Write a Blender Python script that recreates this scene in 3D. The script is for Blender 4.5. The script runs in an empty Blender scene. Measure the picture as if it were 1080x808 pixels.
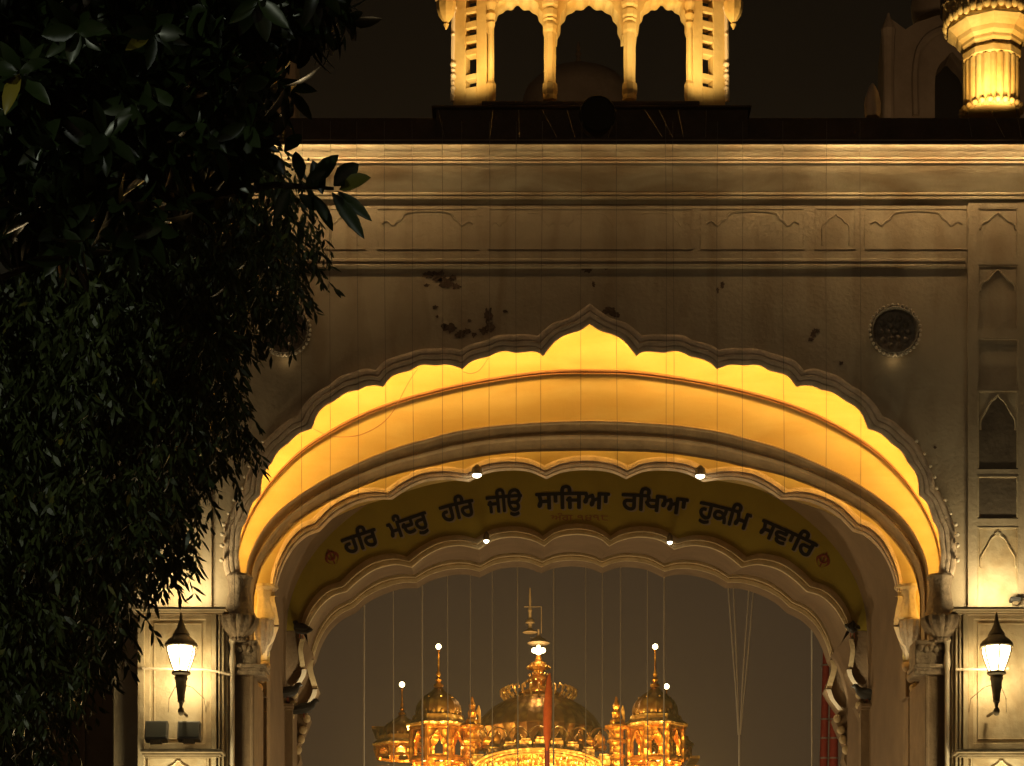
import bpy, bmesh, math, random
from mathutils import Vector, Matrix
from mathutils.geometry import tessellate_polygon
random.seed(7)
PI = math.pi
sc = bpy.context.scene
COL = sc.collection

# ------------------------------------------------------------------ camera, world, night light, exposure
F = 2300.0; HZ = 1150.0; EYE = 1.6           # focal length (photo pixels), horizon row, eye height
cam = bpy.data.cameras.new('camera'); camo = bpy.data.objects.new('camera', cam); COL.objects.link(camo)
camo.location = (0, 0, EYE); camo.rotation_euler = (PI/2, 0, 0)
cam.sensor_width = 36; cam.lens = F/1080*36; cam.shift_y = (HZ-404)/1080
cam.clip_start = 0.1; cam.clip_end = 2000
sc.camera = camo
w = bpy.data.worlds.new('World'); sc.world = w; w.use_nodes = True
nt = w.node_tree; N = nt.nodes; Lk = nt.links
bg = N['Background']; tc = N.new('ShaderNodeTexCoord'); sx = N.new('ShaderNodeSeparateXYZ')
cr = N.new('ShaderNodeValToRGB'); Lk.new(tc.outputs['Generated'], sx.inputs[0]); Lk.new(sx.outputs['Z'], cr.inputs[0])
Lk.new(cr.outputs[0], bg.inputs[0]); bg.inputs[1].default_value = 1.0
e = cr.color_ramp.elements                     # smoggy city glow fading upward
e[0].position = 0.0; e[0].color = (.052, .032, .0165, 1)
e[1].position = .5; e[1].color = (.0028, .0021, .0015, 1)
for p, c in ((.14, (.043, .0265, .0145)), (.24, (.034, .0215, .0125)), (.34, (.0085, .0058, .0036)), (.42, (.0045, .0033, .0022))):
    q = e.new(p); q.color = (*c, 1)
def lamp(name, kind, loc, col, power, size=.1, target=None, spot=60, blend=.6, size_y=None):
    l = bpy.data.lights.new(name, kind); l.color = col; l.energy = power
    if kind == 'AREA':
        l.size = size
        if size_y: l.shape = 'RECTANGLE'; l.size_y = size_y
    elif kind == 'SUN': l.angle = size
    else: l.shadow_soft_size = size
    if kind == 'SPOT': l.spot_size = math.radians(spot); l.spot_blend = blend
    o = bpy.data.objects.new(name, l); COL.objects.link(o); o.location = loc
    if target is not None:
        o.rotation_euler = (Vector(target)-Vector(loc)).to_track_quat('-Z', 'Y').to_euler()
    return o
SUN = lamp('city_glow', 'SUN', (0, -30, 9), (1, .76, .54), .030, math.radians(30), (2, 12, 5))
sc.view_settings.view_transform = 'Standard'; sc.view_settings.look = 'None'
sc.view_settings.exposure = 0; sc.view_settings.gamma = 1

def P(px, py, Y): return Vector(((px-540)*Y/F, Y, EYE+(HZ-py)*Y/F))
def U(n, Y): return n*Y/F                       # photo pixels to metres at depth Y

# ------------------------------------------------------------------ materials
def mat(name, col, rough=.7, metal=0, noise=None, scale=4, bump=0, bscale=30, spec=.5, streak=None, dirt=None):
    m = bpy.data.materials.new(name); m.use_nodes = True; n = m.node_tree.nodes; l = m.node_tree.links
    b = n['Principled BSDF']; b.inputs['Base Color'].default_value = (*col, 1)
    b.inputs['Roughness'].default_value = rough; b.inputs['Metallic'].default_value = metal
    b.inputs['Specular IOR Level'].default_value = spec
    t = n.new('ShaderNodeTexCoord')
    cur = None
    if noise:
        no = n.new('ShaderNodeTexNoise'); no.inputs['Scale'].default_value = scale; no.inputs['Detail'].default_value = 7
        no.inputs['Roughness'].default_value = .62
        l.new(t.outputs['Object'], no.inputs[0])
        r = n.new('ShaderNodeValToRGB'); l.new(no.outputs[0], r.inputs[0])
        r.color_ramp.elements[0].position = .33; r.color_ramp.elements[1].position = .68
        r.color_ramp.elements[0].color = (*noise, 1); r.color_ramp.elements[1].color = (*col, 1); cur = r.outputs[0]
    if streak:                                     # rain and soot streaks running down
        mp = n.new('ShaderNodeMapping'); mp.inputs['Scale'].default_value = streak[1]
        l.new(t.outputs['Object'], mp.inputs[0])
        ns = n.new('ShaderNodeTexNoise'); ns.inputs['Scale'].default_value = 1; ns.inputs['Detail'].default_value = 8
        ns.inputs['Distortion'].default_value = .6
        l.new(mp.outputs[0], ns.inputs[0])
        r2 = n.new('ShaderNodeValToRGB'); l.new(ns.outputs[0], r2.inputs[0])
        r2.color_ramp.elements[0].position = streak[2]; r2.color_ramp.elements[1].position = streak[2]+.22
        r2.color_ramp.elements[0].color = (*streak[0], 1); r2.color_ramp.elements[1].color = (1, 1, 1, 1)
        mx = n.new('ShaderNodeMix'); mx.data_type = 'RGBA'; mx.blend_type = 'MULTIPLY'; mx.inputs[0].default_value = 1
        if cur: l.new(cur, mx.inputs[6])
        else: mx.inputs[6].default_value = (*col, 1)
        l.new(r2.outputs[0], mx.inputs[7]); cur = mx.outputs[2]
    if dirt:                                       # small sharp flaked spots
        nd = n.new('ShaderNodeTexNoise'); nd.inputs['Scale'].default_value = dirt[1]; nd.inputs['Detail'].default_value = 9
        nd.inputs['Roughness'].default_value = .7
        l.new(t.outputs['Object'], nd.inputs[0])
        r3 = n.new('ShaderNodeValToRGB'); l.new(nd.outputs[0], r3.inputs[0])
        r3.color_ramp.elements[0].position = dirt[2]; r3.color_ramp.elements[1].position = dirt[2]+.02
        r3.color_ramp.elements[0].color = (*dirt[0], 1); r3.color_ramp.elements[1].color = (1, 1, 1, 1)
        mx = n.new('ShaderNodeMix'); mx.data_type = 'RGBA'; mx.blend_type = 'MULTIPLY'; mx.inputs[0].default_value = 1
        if cur: l.new(cur, mx.inputs[6])
        else: mx.inputs[6].default_value = (*col, 1)
        l.new(r3.outputs[0], mx.inputs[7]); cur = mx.outputs[2]
    if cur: l.new(cur, b.inputs['Base Color'])
    if bump:
        nb = n.new('ShaderNodeTexNoise'); nb.inputs['Scale'].default_value = bscale; nb.inputs['Detail'].default_value = 6
        l.new(t.outputs['Object'], nb.inputs[0])
        bp = n.new('ShaderNodeBump'); bp.inputs['Strength'].default_value = bump; bp.inputs['Distance'].default_value = .02
        l.new(nb.outputs[0], bp.inputs['Height']); l.new(bp.outputs[0], b.inputs['Normal'])
    return m
def glow(name, col, s):
    m = bpy.data.materials.new(name); m.use_nodes = True
    b = m.node_tree.nodes['Principled BSDF']; b.inputs['Base Color'].default_value = (.8, .7, .5, 1)
    b.inputs['Emission Color'].default_value = (*col, 1); b.inputs['Emission Strength'].default_value = s
    return m
M = {}
M['plaster'] = mat('cream_plaster', (.50, .41, .29), .8, 0, (.42, .335, .235), 2.2, .35, 25, .3, ((.80, .76, .72), (3.5, 3.5, .8), .34), ((.45, .33, .25), 5, .29))
M['cornice'] = mat('cornice_plaster', (.52, .44, .31), .8, 0, (.44, .35, .24), 3, .25, 30, .3, ((.66, .58, .5), (1.2, 3, 3.5), .37))
M['cove'] = mat('painted_cove', (.60, .475, .23), .75, 0, (.57, .445, .205), 3, .10, 20, .3, ((.93, .87, .78), (1.2, 2, 5), .38), ((.6, .35, .2), 3.4, .262))
M['mould'] = mat('weathered_moulding', (.74, .57, .42), .8, 0, (.5, .38, .27), 9, .5, 40, .3)
M['lip'] = mat('brown_arch_lip', (.46, .33, .20), .8, 0, (.33, .23, .14), 7, .4, 40, .3)
M['rim'] = mat('pinkish_cove_rim', (.5, .27, .15), .7, 0, (.4, .2, .11), 6, .2, 30, .3)
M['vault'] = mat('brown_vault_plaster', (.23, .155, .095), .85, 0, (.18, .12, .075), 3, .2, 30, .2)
M['olive'] = mat('olive_paint', (.33, .245, .04), .8, 0, (.28, .205, .035), 2, .1, 40, .2)
M['ink'] = mat('black_lettering', (.006, .005, .008), .6)
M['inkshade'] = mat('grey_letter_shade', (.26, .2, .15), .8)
M['redpaint'] = mat('faded_red_paint', (.22, .045, .02), .8, 0, (.16, .03, .015), 30)
M['faded'] = mat('faded_small_letters', (.24, .10, .03), .9)
M['stone'] = mat('carved_brown_stone', (.33, .25, .17), .8, 0, (.18, .13, .09), 12, .8, 35, .3)
M['stone2'] = mat('carved_yellow_stone', (.66, .52, .32), .75, 0, (.5, .38, .22), 9, .5, 35, .3)
M['column'] = mat('ochre_column', (.46, .31, .17), .7, 0, (.36, .24, .13), 5, .3, 30, .3)
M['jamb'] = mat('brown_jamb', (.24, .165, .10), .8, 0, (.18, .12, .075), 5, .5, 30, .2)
M['niche'] = mat('niche_plaster', (.55, .46, .32), .8, 0, (.48, .39, .26), 4, .5, 14, .3, ((.75, .68, .6), (4, 4, 1.5), .36), ((.5, .35, .2), 6, .28))
M['darkniche'] = mat('dark_grey_niche', (.17, .135, .10), .85, 0, (.11, .085, .065), 5, .4, 20, .2)  # mottled dark grey backing of two niches on each pilaster
M['dark'] = mat('dark_brown_parapet', (.12, .09, .068), .9, 0, (.08, .058, .044), 4, .3, 30, .2)  # mottled dark brown for parapet, coping, plinth and roof
M['medal'] = mat('dark_carved_grille', (.36, .30, .23), .8, 0, (.18, .145, .11), 14, .9, 30, .3)
M['bead'] = mat('pale_beads', (.62, .52, .4), .6)
M['peel'] = mat('exposed_dark_render', (.17, .11, .08), .95, 0, (.10, .065, .045), 20, .6, 50, .1)
M['white'] = mat('kiosk_limewash', (.66, .52, .25), .75, 0, (.55, .41, .18), 3, .3, 25, .3, ((.86, .72, .5), (2, 2, .8), .36))
M['iron'] = mat('dark_bronze_metal', (.20, .15, .09), .55, .2, (.12, .09, .055), 12, .3, 40)
M['gray'] = mat('grey_housing', (.18, .17, .15), .55, .2, (.13, .12, .11), 8)
M['grayglass'] = mat('dull_floodlight_glass', (.10, .10, .09), .25, 0)
M['wire'] = mat('grey_cable', (.16, .13, .10), .6)
M['palewire'] = mat('pale_cable', (.62, .55, .45), .6)
M['redwrap'] = mat('red_cloth_wrap', (.33, .055, .03), .7, 0, (.24, .035, .02), 20, .6, 60)
M['ring'] = mat('dull_silver_ring', (.4, .34, .28), .4, .6)
M['orange'] = mat('saffron_cloth', (.85, .16, .015), .8, 0, (.65, .1, .01), 3, .5, 10)
M['gold'] = mat('gilded_copper', (.85, .43, .07), .34, .75, (.7, .28, .03), 1.6, .6, 5)
M['golddark'] = mat('gilded_dome', (.42, .25, .07), .42, .8, (.26, .14, .035), 2.5, .4, 6)
M['goldpale'] = mat('pale_gilt', (.95, .66, .22), .3, .5, (.85, .45, .1), 2, .5, 6)
M['void'] = mat('dark_opening', (.02, .015, .01), .9)
M['bird'] = mat('grey_feathers', (.02, .017, .015), .7, 0, (.015, .014, .016), 30)
M['bark'] = mat('dark_bark', (.05, .038, .028), .9, 0, (.03, .022, .016), 10, .8, 20)
M['ground'] = mat('stone_paving', (.3, .26, .21), .7, 0, (.22, .18, .14), 1.5, .2, 8)
M['water'] = mat('pool_water', (.01, .015, .015), .06, 0, None, 4, .1, 2)
M['hall'] = mat('old_limewash', (.30, .22, .15), .85, 0, (.2, .14, .09), 1.5, .4, 12, .2)
def emboss(m, sc_, st):
    n = m.node_tree.nodes; l = m.node_tree.links; b = n['Principled BSDF']; t = n.new('ShaderNodeTexCoord')
    v = n.new('ShaderNodeTexVoronoi'); v.inputs['Scale'].default_value = sc_; l.new(t.outputs['Object'], v.inputs[0])
    p = n.new('ShaderNodeBump'); p.inputs['Strength'].default_value = st; p.inputs['Distance'].default_value = .12
    l.new(v.outputs['Distance'], p.inputs['Height']); l.new(p.outputs[0], b.inputs['Normal'])
    r = n.new('ShaderNodeValToRGB'); r.color_ramp.elements[0].position = .05; r.color_ramp.elements[1].position = .5
    c = list(b.inputs['Base Color'].default_value); r.color_ramp.elements[0].color = c; r.color_ramp.elements[1].color = (c[0]*.42, c[1]*.3, c[2]*.25, 1)
    l.new(v.outputs['Distance'], r.inputs[0]); l.new(r.outputs[0], b.inputs['Base Color'])
emboss(M['gold'], 2.6, .9); emboss(M['goldpale'], 3.5, .6); emboss(M['golddark'], 1.8, .35)
def leafmat(name, c1, c2, rough):
    m = mat(name, c1, rough, 0, None, 1); n = m.node_tree.nodes; l = m.node_tree.links; b = n['Principled BSDF']
    g = n.new('ShaderNodeNewGeometry'); r = n.new('ShaderNodeValToRGB'); l.new(g.outputs['Random Per Island'], r.inputs[0])
    r.color_ramp.elements[0].color = (*c2, 1); r.color_ramp.elements[1].color = (*c1, 1)
    q = r.color_ramp.elements.new(.985); q.color = (*c1, 1); r.color_ramp.elements[-1].color = (.22, .17, .02, 1)
    l.new(r.outputs[0], b.inputs['Base Color']); return m
M['leafn'] = leafmat('narrow_leaves', (.075, .10, .03), (.02, .032, .01), .45)
M['leafb'] = leafmat('broad_leaves', (.018, .030, .009), (.007, .012, .003), .30); M['leafb'].node_tree.nodes['Principled BSDF'].inputs['Specular IOR Level'].default_value = .28
AMBER = (1, .60, .13)
M['led'] = glow('amber_led', AMBER, 47)
M['led2'] = glow('amber_led_dim', AMBER, 13)
M['ledtop'] = glow('warm_led', (1, .70, .33), 82)
M['ledtopmid'] = glow('warm_led_mid', (1, .69, .32), 42)
M['ledtopdim'] = glow('warm_led_dim', (1, .68, .31), 17)
M['lampglass'] = glow('lit_lantern_glass', (1, .78, .38), 26)
M['bulb'] = glow('lit_bulb', (1, .80, .38), 14)
M['spotglow'] = glow('lit_spot_lens', (1, .95, .68), 10)
M['tinyglow'] = glow('lit_interior_lamp', (1, .62, .16), 6)

# ------------------------------------------------------------------ object helpers
def fin(o, label=None, cat=None, group=None, kind=None):
    if label: o['label'] = label
    if cat: o['category'] = cat
    if group: o['group'] = group
    if kind: o['kind'] = kind
    return o
def empty(name, loc=(0, 0, 0), label=None, cat=None, group=None):
    o = bpy.data.objects.new(name, None); COL.objects.link(o); o.location = loc; o.empty_display_size = .2
    return fin(o, label, cat, group)
class MB:
    def __init__(s): s.v = []; s.f = []; s.mi = []; s.cur = 0
    def add(s, vs, fs):
        b = len(s.v); s.v += [Vector(v) for v in vs]
        for f in fs: s.f.append([b+i for i in f]); s.mi.append(s.cur)
        return s
    def box(s, a, b):
        x0, y0, z0 = min(a[0], b[0]), min(a[1], b[1]), min(a[2], b[2]); x1, y1, z1 = max(a[0], b[0]), max(a[1], b[1]), max(a[2], b[2])
        return s.add([(x0,y0,z0),(x1,y0,z0),(x1,y1,z0),(x0,y1,z0),(x0,y0,z1),(x1,y0,z1),(x1,y1,z1),(x0,y1,z1)],
              [(0,3,2,1),(4,5,6,7),(0,1,5,4),(1,2,6,5),(2,3,7,6),(3,0,4,7)])
    def pbox(s, x0, y0, x1, y1, Y, t):            # front face at Y, thickness t behind, measured at Y
        a = P(x0, y0, Y); b = P(x1, y1, Y); return s.box((a.x, Y, a.z), (b.x, Y+t, b.z))
    def plate(s, pts, Y, t):                      # concave outline in photo pixels at Y
        q = [P(x, y, Y) for x, y in pts]; return s.prism(q, t)
    def prism(s, q, t):
        n = len(q); tris = tessellate_polygon([q])
        back = [Vector((p.x, p.y+t, p.z)) for p in q]
        fs = [tuple(i) for i in tris]+[tuple(n+j for j in reversed(i)) for i in tris]
        fs += [(i, (i+1) % n, n+(i+1) % n, n+i) for i in range(n)]
        return s.add(q+back, fs)
    def loft(s, curves, close=False):             # list of lists of Vectors, equal length
        n = len(curves[0]); vs = [p for c in curves for p in c]; fs = []
        for k in range(len(curves)-1):
            for i in range(n-1 if not close else n):
                j = (i+1) % n; fs.append((k*n+i, k*n+j, (k+1)*n+j, (k+1)*n+i))
        return s.add(vs, fs)
    def tube(s, pts, rad, seg=8, squash=1, cap=True):
        pts = [Vector(p) for p in pts]
        if not hasattr(rad, '__len__'): rad = [rad]*len(pts)
        rings = []; up = Vector((0, 0, 1)); pn = None
        for i, p in enumerate(pts):
            d = (pts[min(i+1, len(pts)-1)]-pts[max(i-1, 0)]).normalized()
            if pn is None: pn = d.orthogonal().normalized()
            a = (pn-d*pn.dot(d)).normalized(); pn = a; b = d.cross(a)
            rings.append([p+(a*math.cos(2*PI*k/seg)+b*math.sin(2*PI*k/seg)*squash)*rad[i] for k in range(seg)])
        s.loft(rings, True)
        if cap:
            b0 = len(s.v)-len(pts)*seg
            s.f.append([b0+k for k in reversed(range(seg))]); s.mi.append(s.cur)
            s.f.append([b0+(len(pts)-1)*seg+k for k in range(seg)]); s.mi.append(s.cur)
        return s
    def lathe(s, c, prof, seg=24, lobes=0, depth=0, half=False, sy=1, lobe_from=-1e9, lobe_to=1e9, rot=0):   # prof: (radius, z) from the axis at c
        rings = []
        for r, z in prof:
            ring = []
            for k in range(seg):
                a = 2*PI*k/seg+rot; rr = r
                if lobes and lobe_from <= z <= lobe_to: rr *= 1+depth*(abs(math.cos(a*lobes/2))-.6)
                ring.append(Vector((c[0]+rr*math.cos(a), c[1]+rr*math.sin(a)*sy, c[2]+z)))
            rings.append(ring)
        s.loft(rings, True)
        b0 = len(s.v)-len(prof)*seg
        s.f.append([b0+k for k in range(seg)]); s.mi.append(s.cur)
        s.f.append([b0+(len(prof)-1)*seg+k for k in range(seg)]); s.mi.append(s.cur)
        return s
    def plathe(s, cx, Y, prof, **k):              # prof: (radius px, row px) at depth Y
        return s.lathe((P(cx, 0, Y).x, Y, 0), [(U(r, Y), P(0, y, Y).z) for r, y in prof], **k)
    def ball(s, c, r, seg=10, rings=6, sz=1):
        pr = [(max(r*math.sin(PI*i/rings), r*.02), -r*sz*math.cos(PI*i/rings)) for i in range(rings+1)]
        return s.lathe(c, pr, seg)
    def build(s, name, mats, parent=None, smooth=False, bevel=0):
        me = bpy.data.meshes.new(name); me.from_pydata([tuple(v) for v in s.v], [], s.f)
        if not isinstance(mats, (list, tuple)): mats = [mats]
        for m in mats: me.materials.append(m)
        for p, i in zip(me.polygons, s.mi): p.material_index = i
        bm = bmesh.new(); bm.from_mesh(me); bmesh.ops.recalc_face_normals(bm, faces=bm.faces); bm.to_mesh(me); bm.free()
        if smooth:
            for p in me.polygons: p.use_smooth = True
            me.set_sharp_from_angle(angle=math.radians(38))
        o = bpy.data.objects.new(name, me); COL.objects.link(o)
        if parent:
            o.parent = parent
            pw = Vector((0, 0, 0)); q = parent
            while q: pw += q.location; q = q.parent
            o.location = -pw if parent else (0, 0, 0)
        if bevel:
            b = o.modifiers.new('bevel', 'BEVEL'); b.width = bevel; b.segments = 2; b.limit_method = 'ANGLE'
        return o
def cat(seg, n):                                  # Catmull-Rom through points, n samples
    if len(seg) == 2: return [(seg[0][0]+(seg[1][0]-seg[0][0])*i/(n-1), seg[0][1]+(seg[1][1]-seg[0][1])*i/(n-1)) for i in range(n)]
    p = [tuple(2*seg[0][k]-seg[1][k] for k in (0, 1))]+list(seg)+[tuple(2*seg[-1][k]-seg[-2][k] for k in (0, 1))]
    dense = []
    for i in range(1, len(p)-2):
        for j in range(16):
            t = j/16
            dense.append(tuple(.5*((2*p[i][k])+(-p[i-1][k]+p[i+1][k])*t+(2*p[i-1][k]-5*p[i][k]+4*p[i+1][k]-p[i+2][k])*t*t+(-p[i-1][k]+3*p[i][k]-3*p[i+1][k]+p[i+2][k])*t**3) for k in (0, 1)))
    dense.append(tuple(seg[-1]))
    L = [0]
    for a, b in zip(dense, dense[1:]): L.append(L[-1]+math.hypot(b[0]-a[0], b[1]-a[1]))
    out = []; j = 0
    for i in range(n):
        d = L[-1]*i/(n-1)
        while j < len(L)-2 and L[j+1] < d: j += 1
        t = (d-L[j])/max(L[j+1]-L[j], 1e-9); out.append(tuple(dense[j][k]+(dense[j+1][k]-dense[j][k])*t for k in (0, 1)))
    return out
def catu(seg, per=5):                             # same, uniform parameter, so that two curves stay matched
    p = [seg[0]]+list(seg)+[seg[-1]]; out = []
    for i in range(1, len(p)-2):
        for j in range(per):
            t = j/per
            out.append(tuple(.5*((2*p[i][k])+(-p[i-1][k]+p[i+1][k])*t+(2*p[i-1][k]-5*p[i][k]+4*p[i+1][k]-p[i+2][k])*t*t+(-p[i-1][k]+3*p[i][k]-3*p[i+1][k]+p[i+2][k])*t**3) for k in (0, 1)))
    out.append(tuple(seg[-1])); return out
def half_to_full(segs, cx, n):                    # segments from the apex outward, one side; returns the whole curve left to right
    h = []
    for s in segs:
        c = cat(s, n); h += c if not h else c[1:]
    side = [(x, y) for x, y in h]
    s = -1 if side[-1][0] < cx else 1
    left = [(cx-abs(x-cx), y) for x, y in side]; right = [(cx+abs(x-cx), y) for x, y in side]
    return left[::-1]+right[1:]
def mix(a, b, t): return [(p[0]+(q[0]-p[0])*t, p[1]+(q[1]-p[1])*t) for p, q in zip(a, b)]
def at(c, Y): return [P(x, y, Y) for x, y in c]

# ------------------------------------------------------------------ ground, pool
g = MB().box((-400, -60, -.2), (400, 60, 0)).build('ground', M['ground']); fin(g, kind='structure')
g = MB().box((-400, 60.01, -.25), (400, 900, -.1)).build('water', M['water']); fin(g, kind='structure')

# ------------------------------------------------------------------ smoggy night air
hz = MB().box((-60, -12, -1.2), (60, 170, 60)).build('haze', M['water']); fin(hz, kind='stuff')
hm = bpy.data.materials.new('haze_air'); hm.use_nodes = True; hn = hm.node_tree.nodes; hn.clear()
ho = hn.new('ShaderNodeOutputMaterial'); hv = hn.new('ShaderNodeVolumePrincipled')
hv.inputs['Color'].default_value = (.95, .80, .62, 1); hv.inputs['Density'].default_value = .00045; hv.inputs['Anisotropy'].default_value = .6
hm.node_tree.links.new(hv.outputs[0], ho.inputs['Volume']); hz.data.materials.clear(); hz.data.materials.append(hm)

# ------------------------------------------------------------------ the arch curves, measured in the photograph at their own depths
CX1, CX2, CX3, CX4 = 622, 618.3, 608.3, 603.3
Y1, Y2, Y3, Y4 = 20.0, 20.95, 24.1, 26.0
n1 = 13
R1in = [[(622,342),(612,348.7),(597,353.5),(585,361),(573,376)],
        [(573,376),(567,371.8),(560,371),(552,371.8),(544,372.6)],[(544,372.6),(536,370.8),(530,370.6),(523,372.5),(517,376)],
        [(517,376),(504,379),(495,383),(488,389.7)],
        [(488,389.7),(481,387),(474,385),(466,385),(459,386)],[(459,386),(448,384.8),(441,386.2),(433,391.2)],
        [(433,391.2),(423,393.5),(413,397.5),(404,408.4)],
        [(404,408.4),(397,407),(390,407),(384,408.5),(378,411.7)],[(378,411.7),(366.5,414),(357,420),(352,423.5)],
        [(352,423.5),(343,428.5),(335,437),(329,452.5)],
        [(329,452.5),(317.5,456.5),(310,462),(304.5,467.5)],[(304.5,467.5),(296,474),(291,480),(287,488)],
        [(287,488),(281,495),(276.5,505),(275,522.5)],
        [(275,522.5),(268,529),(264,537),(260,550)],[(260,550),(256,556),(254,564),(253.2,573)],
        [(253.2,573),(251.8,583),(252.8,596),(255.6,609)]]
R1out = [[(622,320),(611,328),(600,335.5),(583,341),(567,354)],
         [(567,354),(560,353),(550,352.5),(542,353)],[(542,353),(533,353),(523,354),(514,358.5)],
         [(514,358.5),(504,361),(494,364),(485.7,369)],
         [(485.7,369),(478,367.6),(469,367),(461,367.5)],[(461,367.5),(451,367.5),(440,369),(431,372)],
         [(431,372),(417,376),(405,381),(396,390.5)],
         [(396,390.5),(389,389),(382,389.3),(372,392.5)],[(372,392.5),(361,396),(352,402),(346,406.5)],
         [(346,406.5),(335,413),(322,425),(313,439)],
         [(313,439),(305,442.5),(297,448),(288,457)],[(288,457),(280,464),(272,475),(266,487)],
         [(266,487),(262,496),(259,505),(257.5,515)],
         [(257.5,515),(251,522),(246,533),(240,547)],[(240,547),(237,554),(236,562),(235.6,572)],
         [(235.6,572),(235.2,584),(236,598),(239,609)]]
C1i = half_to_full(R1in, CX1, n1); C1o = half_to_full(R1out, CX1, n1)
NP = len(C1i)
def smooth_arc(pts, cx, n=NP):
    h = cat(pts, (n+1)//2); left = [(cx-abs(x-cx), y) for x, y in h]; right = [(cx+abs(x-cx), y) for x, y in h]
    return left[::-1]+right[1:]
A_ = smooth_arc([(621,389),(580,390),(541,394.5),(502,401),(467,408.5),(436,416.5),(405,426.5),(376,438.5),(347,454),(317,474.5),(294,497),(277,519),(264,541),(255,563),(250,588),(250,640),(250,705)], 621)
B_ = smooth_arc([(619.5,444),(657,445),(713,448.8),(756,455),(783,461.5),(824,473.5),(869,492),(908,512.5),(940,535),(960,556),(973,580),(979,603),(979.5,640),(979.5,705)], 619.3)
C_ = smooth_arc([(619,475.5),(694,477.6),(750,485),(786,493),(825,502),(869,519),(908,540),(930,557.5),(948,578),(962,600),(969,625),(970,640),(970,705)], 619)
n2 = 15
R2o = [[(618.3,481),(632,482),(648,485.5),(662.3,492)],[(662.3,492),(679,484.5),(702,482.5),(726,485.5),(746,495.5)],
       [(746,495.5),(768,492.6),(793,495),(812,504),(830,516.5)],[(830,516.5),(844,514.5),(863,517),(887,528),(907.8,548)],
       [(907.8,548),(921,553.5),(934,567),(944,586),(950,606),(951.5,624)]]
R2i = [[(618.3,496),(632,496.6),(647,499.5),(660.5,505.5)],[(660.5,505.5),(678,498),(700,496.3),(723,499.5),(742,508.5)],
       [(742,508.5),(767,506),(790,509),(807,516.5),(823,527)],[(823,527),(840,527.3),(860,532),(882,544),(899.5,561)],
       [(899.5,561),(912,565.5),(925,577),(935,592),(941.5,608),(945.5,624)]]
C2o = half_to_full(R2o, CX2, n2); C2i = half_to_full(R2i, CX2, n2)
R3o = [[(608.3,554.5),(622,556),(634,560.5),(643.8,567.5)],[(643.8,567.5),(655,561),(674,557.5),(697,560.5),(714.5,570.5)],
       [(714.5,570.5),(731,566.8),(752,569),(771,578),(786.5,589.5)],[(786.5,589.5),(802,586.3),(825,591),(843,603),(856,615.5)],
       [(856,615.5),(872,621),(885,633),(894,648),(898.5,664)]]
R3i = [[(608.3,564),(622,565.5),(633,569),(642.5,576.5)],[(642.5,576.5),(655,570.5),(674,567),(695,570),(711,580)],
       [(711,580),(730,576),(750,578.5),(768,587.5),(782,599)],[(782,599),(799,596),(820,601),(837,612),(850.5,624.5)],
       [(850.5,624.5),(865,629),(878,640),(887,653),(893,665)]]
R4o = [[(603.3,582.5),(615,583.5),(625,586),(634,590)],[(634,590),(648,585),(664,583.5),(684,586),(700,594.5)],
       [(700,594.5),(718,590.5),(738,592),(756,598.5),(769,606.5)],[(769,606.5),(785,606),(806,611),(823,621),(836,632)],
       [(836,632),(852,640),(864,652),(874,671),(881,693)]]
R4i = [[(603.3,591),(614,591.8),(625,594),(635.6,598.5)],[(635.6,598.5),(648,593.7),(662,592),(683,594.8),(701,603)],
       [(701,603),(715,600),(732,600.8),(752,606),(767.4,614.5)],[(767.4,614.5),(783,615),(802,620.5),(820,629.5),(833,640.7)],
       [(833,640.7),(848,648.5),(861,661),(870,677),(875.4,693)]]
C3o = half_to_full(R3o, CX3, n2); C3i = half_to_full(R3i, CX3, n2)
C4o = half_to_full(R4o, CX4, n2); C4i = half_to_full(R4i, CX4, n2)

gate = empty('gatehouse', (P(622, 0, 20).x, 20, 0), 'big cream gatehouse with scalloped arch glowing amber and a lit kiosk on its roof', 'gatehouse')
def mir(x): return 2*CX1-x
# --- front wall (with the arch cut out), flaked patches
Yw = 20.03
wl, wr, wtop = 120, mir(120), 283
wall = MB()
poly = [(wl, 1330), (wl, wtop), (wr, wtop), (wr, 1330)]
mid = [(x, y) for x, y in mix(C1o, C1i, .35)]
right_j = [(mir(241), 640), (mir(241), 1330)]
wall.plate([(wl, 1330), (wl, wtop), (wr, wtop), (wr, 1330)]+right_j[::-1]+mid[::-1]+[(241, 640), (241, 1330)], Yw, .10)
wall.pbox(wl, 150, wr, wtop, Yw+.005, .6)                   # upper storey body
for X0, X1 in ((wl, 243), (mir(243), wr)): wall.pbox(X0, 285, X1, 1330, Yw+.09, 4.2)
wall.cur = 1
rp = random.Random(3)
def blob(cx, cy, rx, ry, n=22, Y=Yw-.004, jag=.45, target=wall):
    pts = []
    for k in range(n):
        a = 2*PI*k/n; r = 1+rp.uniform(-jag, jag*.6)
        pts.append((cx+rx*r*math.cos(a), cy+ry*r*math.sin(a)))
    target.plate(pts, Y, .003)
for b in ((452,290,6,4),(463,291,7,6),(471,298,8,5),(481,302,5,3),(478,293,4,3),(515,333,4.5,9),(517,345,6,6),(510,349,5,4),(475,346,7,5),(486,352,6,4),
          (493,349,4,3),(500,353,3,3),(468,344,3,3),(533,328,2.6,1.8),(459,324,3,2),(461,334,1.6,1.6),(495,338,2,1.5),(762,301,2.2,4),(757,306,1.6,3),(858,352,3,5),(855,358,3,2),(862,349,3,2.4),
          (887,383,2.4,2.2),(620,283.5,6,5),(626,300,2,3),(644,328,8,4),(650,332,6,3),(986,472,2,2),(450,301,3,2),(640,283,2.6,2)):
    blob(*b)
wall.build('front_wall', [M['plaster'], M['peel']], gate)
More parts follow.
